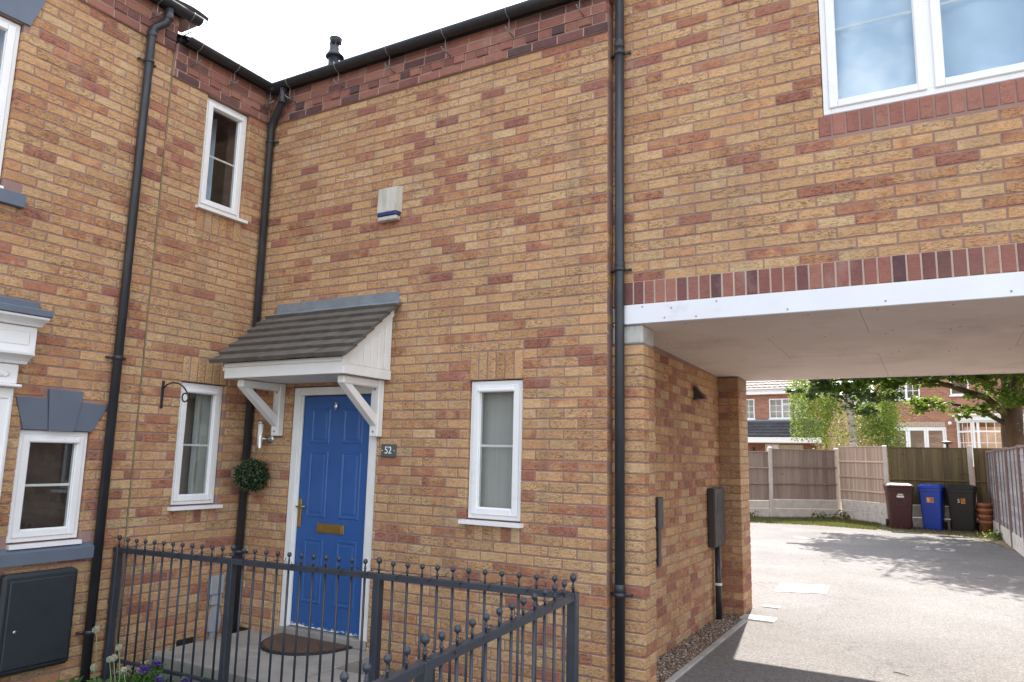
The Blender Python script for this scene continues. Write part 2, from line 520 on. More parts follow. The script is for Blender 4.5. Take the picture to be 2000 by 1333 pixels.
def make_asphalt():
    m, nt, b = new_mat('asphalt')
    pos = worldpos(nt)
    big = noise(nt, pos, .7, 6, .6)
    fine = noise(nt, pos, 95.0, 2, .5)
    vor = N(nt, 'ShaderNodeTexVoronoi'); vor.inputs['Scale'].default_value = 75.0; L(nt, pos, vor.inputs['Vector'])
    c = ramp(nt, big, [(.3, (.128,.120,.115)), (.7, (.182,.171,.163))])
    k = maprange(nt, fine, .3, .7, .72, 1.3)
    k2 = maprange(nt, N_sep(nt, vor.outputs['Color']), 0, 1, .74, 1.26)
    k = math_(nt, 'MULTIPLY', k, k2)
    cc = N(nt, 'ShaderNodeCombineXYZ')
    for i in range(3): L(nt, k, cc.inputs[i])
    c = mulcol(nt, c, cc.outputs[0])
    cr_ = N(nt, 'ShaderNodeTexVoronoi', feature='DISTANCE_TO_EDGE'); cr_.inputs['Scale'].default_value = .55
    wob = N(nt, 'ShaderNodeVectorMath', operation='ADD')
    L(nt, pos, wob.inputs[0])
    nz = N(nt, 'ShaderNodeTexNoise'); nz.inputs['Scale'].default_value = 2.2; nz.inputs['Detail'].default_value = 5
    L(nt, pos, nz.inputs['Vector']); L(nt, nz.outputs['Color'], wob.inputs[1])
    L(nt, wob.outputs[0], cr_.inputs['Vector'])
    crk = maprange(nt, cr_.outputs['Distance'], .0, .006, .55, 0)
    c = mixcol(nt, crk, c, (.05,.048,.045))
    st = maprange(nt, noise(nt, pos, 1.9, 6, .7), .58, .72, 0, .35)
    c = mixcol(nt, st, c, (.095,.09,.085))
    L(nt, c, b.inputs['Base Color']); b.inputs['Roughness'].default_value = .9
    b.inputs['Specular IOR Level'].default_value = .3
    bump(nt, b, math_(nt, 'ADD', fine, vor.outputs['Distance']), .5, .004)
    return m
M_asphalt = make_asphalt()

def make_far_brick(name, c1, c2, mort, sc=1.0):
    m, nt, b = new_mat(name)
    pos = worldpos(nt)
    ps = N(nt, 'ShaderNodeSeparateXYZ'); L(nt, pos, ps.inputs[0])
    c = N(nt, 'ShaderNodeCombineXYZ')
    L(nt, math_(nt, 'ADD', ps.outputs[0], ps.outputs[1]), c.inputs[0]); L(nt, ps.outputs[2], c.inputs[1])
    bt = N(nt, 'ShaderNodeTexBrick')
    bt.inputs['Scale'].default_value = 1.0
    bt.inputs['Brick Width'].default_value = .225*sc; bt.inputs['Row Height'].default_value = .075*sc
    bt.inputs['Mortar Size'].default_value = .006
    bt.inputs['Color1'].default_value = (*c1, 1); bt.inputs['Color2'].default_value = (*c2, 1); bt.inputs['Mortar'].default_value = (*mort, 1)
    L(nt, c.outputs[0], bt.inputs['Vector'])
    L(nt, bt.outputs['Color'], b.inputs['Base Color']); b.inputs['Roughness'].default_value = .9
    return m
M_farbrick = make_far_brick('far_brick_red', (.37,.165,.10), (.23,.10,.068), (.35,.25,.20))
M_farbrick2 = make_far_brick('far_brick_orange', (.40,.175,.105), (.25,.105,.070), (.36,.25,.19))
M_farroof = simple('far_roof_brown', (.30,.25,.215), .8, .12, 2)
M_farroof_dark = simple('far_roof_dark', (.055,.055,.06), .8, .15, 2)
M_cladding = simple('cladding_cream', (.55,.47,.36), .7, .05, 2)
M_soldier_pale = simple('soldier_pale', (.46,.36,.27), .9, .08, 9)
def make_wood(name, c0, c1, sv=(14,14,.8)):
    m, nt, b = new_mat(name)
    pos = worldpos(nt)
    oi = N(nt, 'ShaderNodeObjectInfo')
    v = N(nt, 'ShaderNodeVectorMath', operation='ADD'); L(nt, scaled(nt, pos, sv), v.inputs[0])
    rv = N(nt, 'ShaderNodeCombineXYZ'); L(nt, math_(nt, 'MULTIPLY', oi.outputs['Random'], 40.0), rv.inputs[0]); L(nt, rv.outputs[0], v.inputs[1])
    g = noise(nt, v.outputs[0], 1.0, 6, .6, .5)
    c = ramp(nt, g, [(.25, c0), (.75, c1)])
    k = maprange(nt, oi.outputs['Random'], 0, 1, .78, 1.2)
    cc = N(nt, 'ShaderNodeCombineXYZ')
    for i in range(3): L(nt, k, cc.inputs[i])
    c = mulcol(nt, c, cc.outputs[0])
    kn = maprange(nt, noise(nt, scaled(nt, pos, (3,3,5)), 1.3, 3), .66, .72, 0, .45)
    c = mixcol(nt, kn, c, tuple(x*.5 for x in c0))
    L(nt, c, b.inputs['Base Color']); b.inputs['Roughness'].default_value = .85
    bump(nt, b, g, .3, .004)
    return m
M_wood_brown = make_wood('fence_brown', (.225,.17,.135), (.38,.29,.24))
M_wood_pale = make_wood('fence_pale', (.40,.28,.205), (.58,.45,.36))
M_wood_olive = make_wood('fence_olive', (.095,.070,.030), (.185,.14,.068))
M_wood_grey = make_wood('fence_grey', (.21,.20,.20), (.36,.34,.34), (3,3,14))
M_wood_batten = make_wood('fence_batten', (.16,.10,.095), (.28,.20,.18))
M_post = simple('concrete_post', (.56,.50,.44), .9, .08, 6, bumpv=.2, bscale=80)
M_rockface = simple('rockface_board', (.56,.51,.45), .9, .12, 9, bumpv=.6, bscale=14)
M_bin_brown = simple('bin_brown', (.055,.018,.015), .45, .08, 6)
M_bin_blue = simple('bin_blue', (.012,.055,.36), .42, .06, 6)
M_bin_black = simple('bin_black', (.022,.022,.023), .5, .1, 6)
M_orange = simple('sticker_orange', (.75,.30,.03), .5, .02, 5)
M_sticker = simple('sticker_white', (.72,.70,.68), .5, .05, 30)
M_terra = simple('terracotta', (.42,.19,.10), .85, .12, 10)
M_paint = simple('road_paint', (.40,.39,.37), .85, .15, 20, dirt=((.15,.145,.14),(14,14,14),.47,1.0))
M_manhole = simple('manhole_concrete', (.42,.38,.345), .8, .12, 14, bumpv=.4, bscale=60)
M_bark = simple('bark', (.075,.046,.031), .95, .3, 5, bumpv=.9, bscale=14, stretch=(1,1,.35))
def make_birch():
    m, nt, b = new_mat('birch_bark')
    pos = worldpos(nt)
    f = noise(nt, scaled(nt, pos, (2.0, 2.0, 9.0)), 1.4, 5, .6, .4)
    c = ramp(nt, f, [(.36, (.10,.08,.075)), (.45, (.55,.48,.45)), (.7, (.72,.66,.63))])
    L(nt, c, b.inputs['Base Color']); b.inputs['Roughness'].default_value = .85
    return m
M_birch = make_birch()
def make_leaf(name, c0, c1, trans=.45):
    m, nt, b = new_mat(name)
    at = N(nt, 'ShaderNodeAttribute'); at.attribute_name = 'rnd'
    c = ramp(nt, at.outputs['Fac'], [(0, c0), (1, c1)])
    L(nt, c, b.inputs['Base Color']); b.inputs['Roughness'].default_value = .5
    b.inputs['Specular IOR Level'].default_value = .35
    out = nt.nodes['Material Output']
    t = N(nt, 'ShaderNodeBsdfTranslucent')
    ct = mixcol(nt, .5, c, (.30,.42,.03)); L(nt, ct, t.inputs['Color'])
    mx = N(nt, 'ShaderNodeMixShader'); mx.inputs[0].default_value = trans
    L(nt, b.outputs[0], mx.inputs[1]); L(nt, t.outputs[0], mx.inputs[2]); L(nt, mx.outputs[0], out.inputs[0])
    return m
M_leaf = make_leaf('leaf_green', (.035,.075,.016), (.085,.15,.03), .5)
M_leaf_shaded = make_leaf('leaf_shaded', (.022,.050,.025), (.05,.095,.04), .3)  # darker copy of the leaf, the crown's shade put into its colour
M_leaf_birch = make_leaf('leaf_birch', (.085,.14,.022), (.17,.22,.04), .5)
M_grass = make_leaf('grass_blade', (.07,.085,.03), (.20,.17,.075), .25)
M_box_leaf = make_leaf('box_leaf', (.022,.045,.022), (.055,.085,.04), .15)
M_plant = make_leaf('plant_leaf', (.05,.13,.03), (.10,.22,.05), .35)
M_lime = make_leaf('lime_leaf', (.20,.30,.03), (.32,.42,.06), .4)
M_purple = simple('petal_purple', (.11,.045,.32), .6, .2, 60)
M_yellow = simple('petal_yellow', (.75,.55,.02), .6, .1, 60)
M_seed = simple('seed_head', (.46,.47,.33), .8, .2, 90)
M_stem = simple('stem', (.18,.25,.10), .6, .1, 20)
def make_gravel():
    m, nt, b = new_mat('gravel')
    at = N(nt, 'ShaderNodeAttribute'); at.attribute_name = 'rnd'
    c = ramp(nt, at.outputs['Fac'], [(0, (.13,.085,.06)), (.4, (.24,.17,.12)), (.8, (.34,.27,.21)), (1, (.55,.50,.45))])
    L(nt, c, b.inputs['Base Color']); b.inputs['Roughness'].default_value = .85
    return m
M_gravel = make_gravel()

# ------------------------------------------------------------------ bricks
_bm_cache = {}
def brick_shape(w, h, d, key=0):
    """a brick centred on u/v = 0 with its face at w = 0 and worn arrises"""
    rng = random.Random(key*7919+int(w*1000)*31+int(h*1000))
    b = .0045
    vs = []
    def j(a): return rng.uniform(-a, a)
    for ww, ins in ((-d, 0), (-b, 0), (0, b)):
        for sx, sy in ((-1,-1),(1,-1),(1,1),(-1,1)):
            jj = .0012 if ww > -d else 0
            vs.append((sx*(w/2-ins)+j(jj), sy*(h/2-ins)+j(jj), ww+(j(.0008) if ww == 0 else 0)))
    fs = [(8,9,10,11)]
    for a, c in ((4, 8), (0, 4)):
        for k in range(4):
            k2 = (k+1) % 4
            fs.append((a+k, a+k2, c+k2, c+k))
    return vs, fs
def brick_mesh(w, h, d, key, mat):
    kk = (round(w, 3), round(h, 3), round(d, 3), key, mat.name)
    if kk not in _bm_cache:
        vs, fs = brick_shape(*kk[:3], key)
        me = bpy.data.meshes.new('brick')
        me.from_pydata(vs, [], fs); me.update()
        me.materials.append(mat)
        _bm_cache[kk] = me
    return _bm_cache[kk]

class Bricks:
    """collects the bricks of one house; the largest in view become objects, the rest one joined part"""
    def __init__(s, seed): s.items = []; s.rng = random.Random(seed)
    def tone(s, kind, u, v, redness):
        r = s.rng
        if kind == 'sill':
            return (r.uniform(.0,.38), r.random(), .15)
        if kind == 'dark':
            return (min(1, max(0, r.choice([r.uniform(.0,.35), r.uniform(.3,.7), r.uniform(.65,1)]))), r.random(), r.uniform(0,.25))
        # reds come in loose drifts
        c = math.sin(u*2.3+v*1.1+redness*9)+math.sin(u*1.1-v*2.7+redness*5)+math.sin(v*4.1+u*.7)
        p = redness*(1+.25*c)
        x = r.random()
        if x < p*.55: t, mx = r.uniform(.64,.82), r.uniform(0,.3)
        elif x < p*1.5: t, mx = r.uniform(.45,.62), r.uniform(.2,.75)
        else: t, mx = max(0, min(.5, r.gauss(.27,.085))), r.choice([0,0,.1,.2,.45])
        return (t, r.random(), mx)
    def add(s, fr, u0, u1, v0, v1, mat, proud=0.0, depth=.1, redness=.2, kind='buff', rot=True):
        r = s.rng
        t = s.tone(kind, u0, v0, redness)
        w = proud + r.uniform(-.0012, .0012)
        uc, vc = (u0+u1)/2, (v0+v1)/2
        s.items.append((fr, uc, vc, w, u1-u0, v1-v0, depth+proud, r.randint(0,2), mat, t, r.gauss(0, .0025) if rot else 0))
    def rows(s, fr, u0, u1, v0, v1, holes=(), mat=None, redness=.2, off=0.0, proud=0.0, depth=.1, kind='buff', first=None, header=False):
        k0 = int(round(v0/.075)); k1 = int(round(v1/.075))
        L_ = .1125 if header else .225
        for k in range(k0, k1):
            a, b = k*.075+.005, k*.075+.070
            free = [(u0, u1)]
            for (hu0, hu1, hv0, hv1) in holes:
                if hv0 < b-.012 and hv1 > a+.012:
                    nf = []
                    for (p, q) in free:
                        if hu1 <= p or hu0 >= q: nf.append((p, q)); continue
                        if hu0 > p: nf.append((p, hu0))
                        if hu1 < q: nf.append((hu1, q))
                    free = nf
            st = u0 + off + (0 if k % 2 else -L_/2)
            while st > u0: st -= L_
            while st < u1:
                p, q = st, st+L_
                for (fa, fb) in free:
                    x0 = fa if p <= fa+.012 else p+.005
                    x1 = fb if q >= fb-.012 else q-.005
                    x0 = max(x0, fa); x1 = min(x1, fb)
                    if x1-x0 > .022:
                        s.add(fr, x0, x1, a, b, mat, proud, depth, redness, kind)
                st += L_
    def soldiers(s, fr, u0, u1, v0, v1, n, mat, proud=0.0, redness=.12, kind='buff', gap=.005):
        p = (u1-u0)/n
        for i in range(n):
            s.add(fr, u0+i*p+gap, u0+(i+1)*p-gap, v0+.005, v1-.005, mat, proud, .1, redness, kind)
    def finish(s, parent_of, rest_parent, n_obj=300, rest_name='brickwork'):
        def score(it):
            c = it[0] @ Vector((it[1], it[2], 0))
            d = c - CAM_LOC
            z = d.dot(fwd)
            if z < .3: return 0
            x = d.dot(r2)/z*1435.9; y = d.dot(u2)/z*1435.9
            if abs(x) > 1010 or abs(y) > 680: return 0
            nrm = it[0].to_3x3() @ Vector((0,0,1))
            return it[4]*it[5]*max(0, -d.normalized().dot(nrm))/(z*z)
        order = sorted(range(len(s.items)), key=lambda i: -score(s.items[i]))
        top = set(order[:n_obj])
        V = []; F = []; T = []; MI = []
        mats = []
        for i, (fr, uc, vc, w, bw, bh, dp, key, mat, t, rot) in enumerate(s.items):
            M = fr @ Matrix.Translation((uc, vc, w)) @ Matrix.Rotation(rot, 4, 'Z')
            if i in top:
                o = place('brick', brick_mesh(bw, bh, dp, key, mat), None, parent_of(fr), M)
                o.color = (*t, 1)
            else:
                vs, fs = brick_shape(bw, bh, dp, key)
                b = len(V)
                V += [tuple(M @ Vector(p)) for p in vs]
                F += [tuple(x+b for x in f) for f in fs]
                T += [t]*len(vs)
                if mat not in mats: mats.append(mat)
                MI += [mats.index(mat)]*len(fs)
        if V:
            me = bpy.data.meshes.new(rest_name)
            me.from_pydata(V, [], F)
            a = me.attributes.new('tone', 'FLOAT_VECTOR', 'POINT')
            a.data.foreach_set('vector', np.array(T, dtype=np.float32).ravel())
            for x in mats: me.materials.append(x)
            me.polygons.foreach_set('material_index', MI)
            me.update()
            o = place(rest_name, me, None, rest_parent)
            o.color = (0, 0, 0, 1)
            o['kind'] = 'stuff'

def wall_sheet(name, fr, u0, u1, v0, v1, holes, mat, parent, w=-.005, depth=.3):
    """mortar face with real openings and reveals, plus a back leaf"""
    g = .003
    hs = [(a-g, b+g, c-g, d+g) for a, b, c, d in holes]
    us = sorted({u0, u1, *[x for h in hs for x in h[:2] if u0 < x < u1]})
    vs_ = sorted({v0, v1, *[x for h in hs for x in h[2:] if v0 < x < v1]})
    mb = MB()
    for i in range(len(us)-1):
        for j in range(len(vs_)-1):
            cu, cv = (us[i]+us[i+1])/2, (vs_[j]+vs_[j+1])/2
            if any(h[0] < cu < h[1] and h[2] < cv < h[3] for h in hs): continue
            a, b, c, d = us[i], us[i+1], vs_[j], vs_[j+1]
            mb.add([(a,c,w),(b,c,w),(b,d,w),(a,d,w)], [(0,1,2,3)])
            mb.add([(a,c,w-depth),(b,c,w-depth),(b,d,w-depth),(a,d,w-depth)], [(3,2,1,0)])
    for a, b, c, d in hs:
        e = w-depth
        mb.add([(a,c,w),(a,d,w),(a,d,e),(a,c,e)], [(0,1,2,3)])
        mb.add([(b,c,w),(b,d,w),(b,d,e),(b,c,e)], [(3,2,1,0)])
        mb.add([(a,c,w),(b,c,w),(b,c,e),(a,c,e)], [(3,2,1,0)])
        mb.add([(a,d,w),(b,d,w),(b,d,e),(a,d,e)], [(0,1,2,3)])
    for a, b, c, d in ((u0,u0,v0,v1),(u1,u1,v0,v1)):
        mb.add([(a,c,w),(a,d,w),(a,d,w-depth),(a,c,w-depth)], [(0,1,2,3)])
    mb.add([(u0,v1,w),(u1,v1,w),(u1,v1,w-depth),(u0,v1,w-depth)], [(0,1,2,3)])
    return mb.build(name, mat, parent, fr)

# ------------------------------------------------------------------ windows
def window(parent, fr, u0, u1, v0, v1, rec=.03, sill=True, bars_v=(), lights=None, bar_h=None, vent=True, backing=None, room=None, glass=None, fw=.045, sw=.04, name='window', sill_out=.045, sill_ext=.03):
    """uPVC casement: outer frame mesh with sashes, panes, bars, trickle vent and sill as sub-parts"""
    glass = glass or M_glass
    wf = -rec
    g = .004
    mb = MB()
    mb.ring(u0+g, u1-g, v0+g, v1-g, fw, wf-.07, wf, .004)
    for bu in bars_v:
        mb.bbox(bu-.03, bu+.03, v0+fw, v1-fw, wf-.068, wf-.001, .004)
    o = mb.build(name, M_upvc, parent, fr)
    edges = [u0+fw] + [x for bu in bars_v for x in (bu-.03, bu+.03)] + [u1-fw]
    for i in range(0, len(edges), 2):
        a, b = edges[i]+.002, edges[i+1]-.002
        c, d = v0+fw+.002, v1-fw-.002
        dep = .014
        MB().ring(a-.012, b+.012, c-.012, d+.012, sw+.012, wf-.05, wf+dep, .006).build('sash', M_upvc, o, fr)
        p = MB(); p.box(a+sw-.004, b-sw+.004, c+sw-.004, d-sw+.004, wf-.022, wf-.016)
        p.build('pane', glass, o, fr)
        s2 = MB().ring(a+sw-.006, b-sw+.006, c+sw-.006, d-sw+.006, .011, wf-.015, wf-.006, .002)
        s2.build('bead', M_upvc, o, fr)
        if bar_h is not None:
            for hh in (bar_h if isinstance(bar_h, (list, tuple)) else [bar_h]):
                MB().bbox(a+sw, b-sw, hh-.009, hh+.009, wf-.030, wf-.0235, .002).build('glazing_bar', M_upvc, o, fr)
    if vent:
        MB().bbox(u0+fw+.03, u1-fw-.03, v1-fw-.045, v1-fw-.018, wf+.012, wf+.032, .006).build('trickle_vent', M_upvc, o, fr)
    if sill:
        MB().prism([(v0-.004, wf-.05), (v0-.03, wf-.05), (v0-.034, sill_out), (v0-.006, sill_out)], 0, u0-sill_ext, u1+sill_ext).build('sill', M_upvc, o, fr)
    # the room behind
    rb = MB(); D = 1.6
    a, b, c, d = u0-.35, u1+.35, v0-.5, v1+.25
    e = -.29
    rb.add([(a,c,-D),(b,c,-D),(b,d,-D),(a,d,-D)], [(0,1,2,3)])
    rb.add([(a,c,e),(a,d,e),(a,d,-D),(a,c,-D)], [(0,1,2,3)])
    rb.add([(b,c,e),(b,d,e),(b,d,-D),(b,c,-D)], [(3,2,1,0)])
    rb.add([(a,c,e),(b,c,e),(b,c,-D),(a,c,-D)], [(3,2,1,0)])
    rb.add([(a,d,e),(b,d,e),(b,d,-D),(a,d,-D)], [(0,1,2,3)])
    rb.build('room', room or M_room, o, fr)
    if backing:
        backing(o, fr, u0+fw, u1-fw, v0+fw, v1-fw, wf)
    return o
def back_flat(mat, du=0.0, w=-.12, frac=(0, 1)):
    def f(o, fr, u0, u1, v0, v1, wf):
        a = u0+(u1-u0)*frac[0]-.02; b = u0+(u1-u0)*frac[1]+.02
        MB().box(a, b, v0-.03, v1+.03, wf+w-.004, wf+w).build('blind_or_board', mat, o, fr)
    return f
def back_both(*fs):
    def f(*a):
        for g_ in fs: g_(*a)
    return f
def back_curtain(mat, frac=(0, 1), w=-.16, waves=26, amp=.018):
    def f(o, fr, u0, u1, v0, v1, wf):
        a = u0+(u1-u0)*frac[0]; b = u0+(u1-u0)*frac[1]
        n = waves*4; vs = []; fs = []
        for i in range(n+1):
            u = a+(b-a)*i/n
            ww = wf+w+amp*math.sin(i/4*2*math.pi/1.0*.25*4/4)+amp*.4*math.sin(i*.37)
            vs += [(u, v0-.05, ww), (u, v1+.05, ww)]
        for i in range(n): fs.append((2*i, 2*i+2, 2*i+3, 2*i+1))
        mb = MB(); mb.add(vs, fs, True); mb.build('curtain', mat, o, fr)
    return f

# ------------------------------------------------------------------ roofs, gutters, pipes
def tiled_roof(mb, P, e, s, length, slope, gauge=.3, tilew=.3, thick=.018, wave=.012, sub=6):
    """courses of tiles climbing from P; e = unit vector along the eaves, s = unit vector up the slope"""
    P, e, s = Vector(P), Vector(e), Vector(s)
    n = e.cross(s)
    if n.z < 0: n = -n
    cols = max(1, int(length/tilew)); rows = max(1, int(slope/gauge))
    for r in range(rows):
        base = P + s*(r*gauge)
        top = base + s*(gauge*1.12)
        vs = []
        m_ = cols*sub
        for i in range(m_+1):
            x = length*i/m_
            h = wave*abs(math.sin(math.pi*(i % sub)/sub)) if wave else 0
            f = base + e*x + n*(thick+h+.012); bk = top + e*x + n*(h*.6+.004)
            lo = base + e*x + n*(h-.002)
            vs += [lo, f, bk]
        fs = []
        for i in range(m_):
            a = i*3; b = a+3
            fs += [(a, b, b+1, a+1), (a+1, b+1, b+2, a+2)]
        mb.add(vs, fs)
    mb.add([P-n*.03, P+e*length-n*.03, P+e*length+s*slope-n*.03, P+s*slope-n*.03], [(0,1,2,3)])

def gutter(parent, a, b, out, zt, brackets, mat=None, rad=.056):
    """half-round gutter from a to b (x,y), out = outward direction, zt = rim height; wire brackets on it"""
    a = Vector((*a, 0)); b = Vector((*b, 0)); out = Vector((*out, 0)); e = (b-a).normalized()
    n = 12; vs = []; fs = []
    pts = []
    for k in range(n+1):
        t = math.pi*k/n
        pts.append((-math.cos(t)*rad, -math.sin(t)*rad*1.05))
    inner = [(x*.93, y*.93) for x, y in pts][::-1]
    prof = pts + inner
    m_ = len(prof)
    for q in (a, b):
        for x, y in prof: vs.append(q + out*x + Vector((0,0,zt+y)))
    for k in range(m_):
        k2 = (k+1) % m_
        fs.append((k, k2, m_+k2, m_+k))
    mb = MB(); mb.add(vs, fs, True)
    mb.add([vs[i] for i in range(m_)], [tuple(range(m_))]); mb.add([vs[m_+i] for i in range(m_)], [tuple(range(m_))])
    g = mb.build('gutter', mat or M_gutter, parent)
    for d in brackets:
        c = a + e*d
        p = [c + out*x*1.07 + Vector((0,0,zt+y*1.07+.002)) for x, y in pts[5:]]
        bm = MB().tube(p, .0035, 6)
        # rise-and-fall rod: drops behind the gutter and ends in a spike driven into the wall
        q = c + out*(-rad*.2) + Vector((0,0,zt-rad*1.1))
        bm.tube([q, q+Vector((0,0,-.115))], .004, 6)
        bm.tube([q+Vector((0,0,-.112))+out*.05, q+Vector((0,0,-.118))-out*.10], .0055, 6)
        bm.tube([q+Vector((0,0,-.112))+out*.05, q+Vector((0,0,-.098))+out*.056], .005, 6)
        bm.build('bracket', M_screw_dark, g)
    return g
M_screw_dark = simple('galvanised', (.24,.24,.24), .5, .1, 20, metal=.5)

def downpipe(parent, pts, rad=.034, clips=(), wall_dir=(0, 1, 0), joints=()):
    mb = MB().tube(pts, rad, 20)
    for z, x, y in joints:
        mb.lathe([(rad+.001,-.03),(rad+.004,-.027),(rad+.004,.027),(rad+.001,.03)], (x, y, z), 20)
    o = mb.build('downpipe', M_pipe, parent)
    wd = Vector(wall_dir)
    for z, x, y in clips:
        c = MB().lathe([(rad+.001,-.016),(rad+.007,-.014),(rad+.007,.014),(rad+.001,.016)], (x, y, z), 20)
        side = Vector((0,0,1)).cross(wd)
        p = Vector((x, y, z))
        c.tube([p-side*(rad+.045)+wd*(rad-.006), p+side*(rad+.045)+wd*(rad-.006)], .010, 8)
        for sg in (-1, 1):
            c.tube([p+side*sg*(rad+.036)+wd*(rad+.03), p+side*sg*(rad+.036)+wd*(rad-.022)], .006, 8)
        c.build('clip', M_pipe, o)
    return o

def text_mesh(name, body, size, mat, parent, M, ext=.0015, sx=1.0):
    cu = bpy.data.curves.new(name, 'FONT')
    cu.body = body; cu.size = size; cu.extrude = ext
    cu.align_x = 'CENTER'; cu.align_y = 'CENTER'
    tmp = bpy.data.objects.new('tmp_text', cu)
    COL.objects.link(tmp)
    dg = bpy.context.evaluated_depsgraph_get()
    me = bpy.data.meshes.new_from_object(tmp.evaluated_get(dg))
    bpy.data.objects.remove(tmp); bpy.data.curves.remove(cu)
    me.name = name
    if sx != 1.0: me.transform(Matrix.Diagonal((sx, 1, 1, 1)))
    me.materials.clear(); me.materials.append(mat)
    return place(name, me, None, parent, M)

def scatter_mesh(name, V, F, rnd, mat, parent=None, kind=None, smooth=False):
    """V (n,3) floats, F list of equal-length faces as (m,k) ints, rnd per vertex"""
    V = np.asarray(V, dtype=np.float32); F = np.asarray(F, dtype=np.int32)
    c = np.array([(V[:,0].min()+V[:,0].max())/2, (V[:,1].min()+V[:,1].max())/2, V[:,2].min()])
    me = bpy.data.meshes.new(name)
    me.vertices.add(len(V)); me.vertices.foreach_set('co', (V-c).astype(np.float32).ravel())
    k = F.shape[1]
    me.loops.add(F.size); me.loops.foreach_set('vertex_index', F.ravel())
    me.polygons.add(len(F)); me.polygons.foreach_set('loop_start', np.arange(0, F.size, k, dtype=np.int32))
    me.update(calc_edges=True)
    a = me.attributes.new('rnd', 'FLOAT', 'POINT'); a.data.foreach_set('value', np.asarray(rnd, dtype=np.float32))
    me.materials.append(mat)
    o = place(name, me, None, parent, Matrix.Translation(Vector(c.tolist())))
    if kind: o['kind'] = kind
    return o
def leaf_quads(P, size, rng, flat=.5, aspect=.62, droop=0.0):
    """one kite-shaped leaf of two bent halves at each point"""
    n = len(P)
    d = rng.normal(size=(n,3)); d[:,2] = d[:,2]*flat-droop; d /= np.linalg.norm(d, axis=1)[:,None]
    nn = rng.normal(size=(n,3))*.55; nn[:,2] += 1.0
    s = np.cross(d, nn); s /= np.linalg.norm(s, axis=1)[:,None]
    up = np.cross(s, d)
    sz = size*rng.uniform(.6, 1.25, size=(n,1))
    a = P; b = P + d*sz*.45 + s*sz*.5*aspect + up*sz*.08; c = P + d*sz; e = P + d*sz*.45 - s*sz*.5*aspect + up*sz*.08
    V = np.stack([a, b, c, e], 1).reshape(-1, 3)
    F = np.arange(n*4).reshape(n, 4)
    rnd = np.repeat(rng.random(n), 4)
    return V, F, rnd

# ================================================================== SETTING
mb = MB(); mb.add([(-400,-400,-.30),(400,-400,-.30),(400,600,-.30),(-400,600,-.30)], [(0,1,2,3)])
g = mb.build('ground', M_earth); tag(g, 'wide bare earth ground beneath houses and gardens', 'ground', kind='structure')
ZD = 0.02
# drive and street apron as one asphalt sheet (front of the house, through the carport, yard behind)
poly = [(0.12,-30),(9,-30),(9,-2),(4.2,.1),(4.2,3.4),(3.3,4.6),(3.3,10.8),(2.9,13.0),(2.45,14.1),(.9,14.55),(-.6,14.9),(-2.0,14.6),(-4.6,14.2),(-4.6,4.2),(.12,3.6),(.24,3.0),(.30,.40),(.30,-1.05)]
mb = MB(); mb.add([(x,y,ZD) for x,y in poly], [tuple(range(len(poly)))])
o = mb.build('drive', M_asphalt); tag(o, 'worn grey asphalt drive running through the carport to the yard', 'drive', kind='structure')
mb = MB(); mb.add([(-60,-30,-.05),(.1,-30,-.05),(.1,-5.2,-.05),(-60,-5.2,-.05)], [(0,1,2,3)])
o = mb.build('road', M_asphalt); tag(o, 'asphalt road in front of the houses', 'road', kind='structure')
mb = MB().bbox(-60,.1,-5.2,-5.05,-.3,.06,.015)
o = mb.build('pavement_kerb', M_concrete); tag(o, 'grey concrete kerb along the road', 'kerb', kind='structure')
mb = MB(); mb.add([(-60,-5.05,.03),(.1,-5.05,.03),(.1,-3.6,.03),(-60,-3.6,.03)], [(0,1,2,3)])
o = mb.build('pavement', M_slab); tag(o, 'pale pavement between road and front gardens', 'pavement', kind='structure')
# planted bed in front of the railing and the soil inside it
def sheet(name, x0, x1, y0, y1, z, mat, amp=.012, n=24, seed=1):
    rng = np.random.default_rng(seed)
    vs = []; fs = []
    for j in range(n+1):
        for i in range(n+1):
            vs.append((x0+(x1-x0)*i/n, y0+(y1-y0)*j/n, z+float(rng.normal())*amp))
    for j in range(n):
        for i in range(n):
            a = j*(n+1)+i; fs.append((a, a+1, a+n+2, a+n+1))
    mb = MB(); mb.add(vs, fs, True)
    return mb.build(name, mat)
o = sheet('garden_bed', XA-.02, .3, -3.6, .05, -.185, M_soil, .010, 40, 3)
tag(o, 'dark soil bed of the front garden behind and before the railing', 'soil', kind='structure')
# path of slabs to the door
path = thing('path', 'grey concrete slab path leading to the blue door', 'path', (-2.6,-.5,-.03))
path['kind'] = 'structure'
rng = random.Random(5)
for (x0,x1,y0,y1) in ((-3.36,-2.62,-.49,-.005),(-2.61,-1.93,-.49,-.005),(-3.36,-2.62,-.99,-.50),(-2.61,-1.93,-.99,-.50),(-1.92,-1.30,-.99,-.50)):
    MB().bbox(x0,x1,y0,y1,-.20,-.03+rng.uniform(-.003,.003),.006).build('paving_slab', M_slab, path)
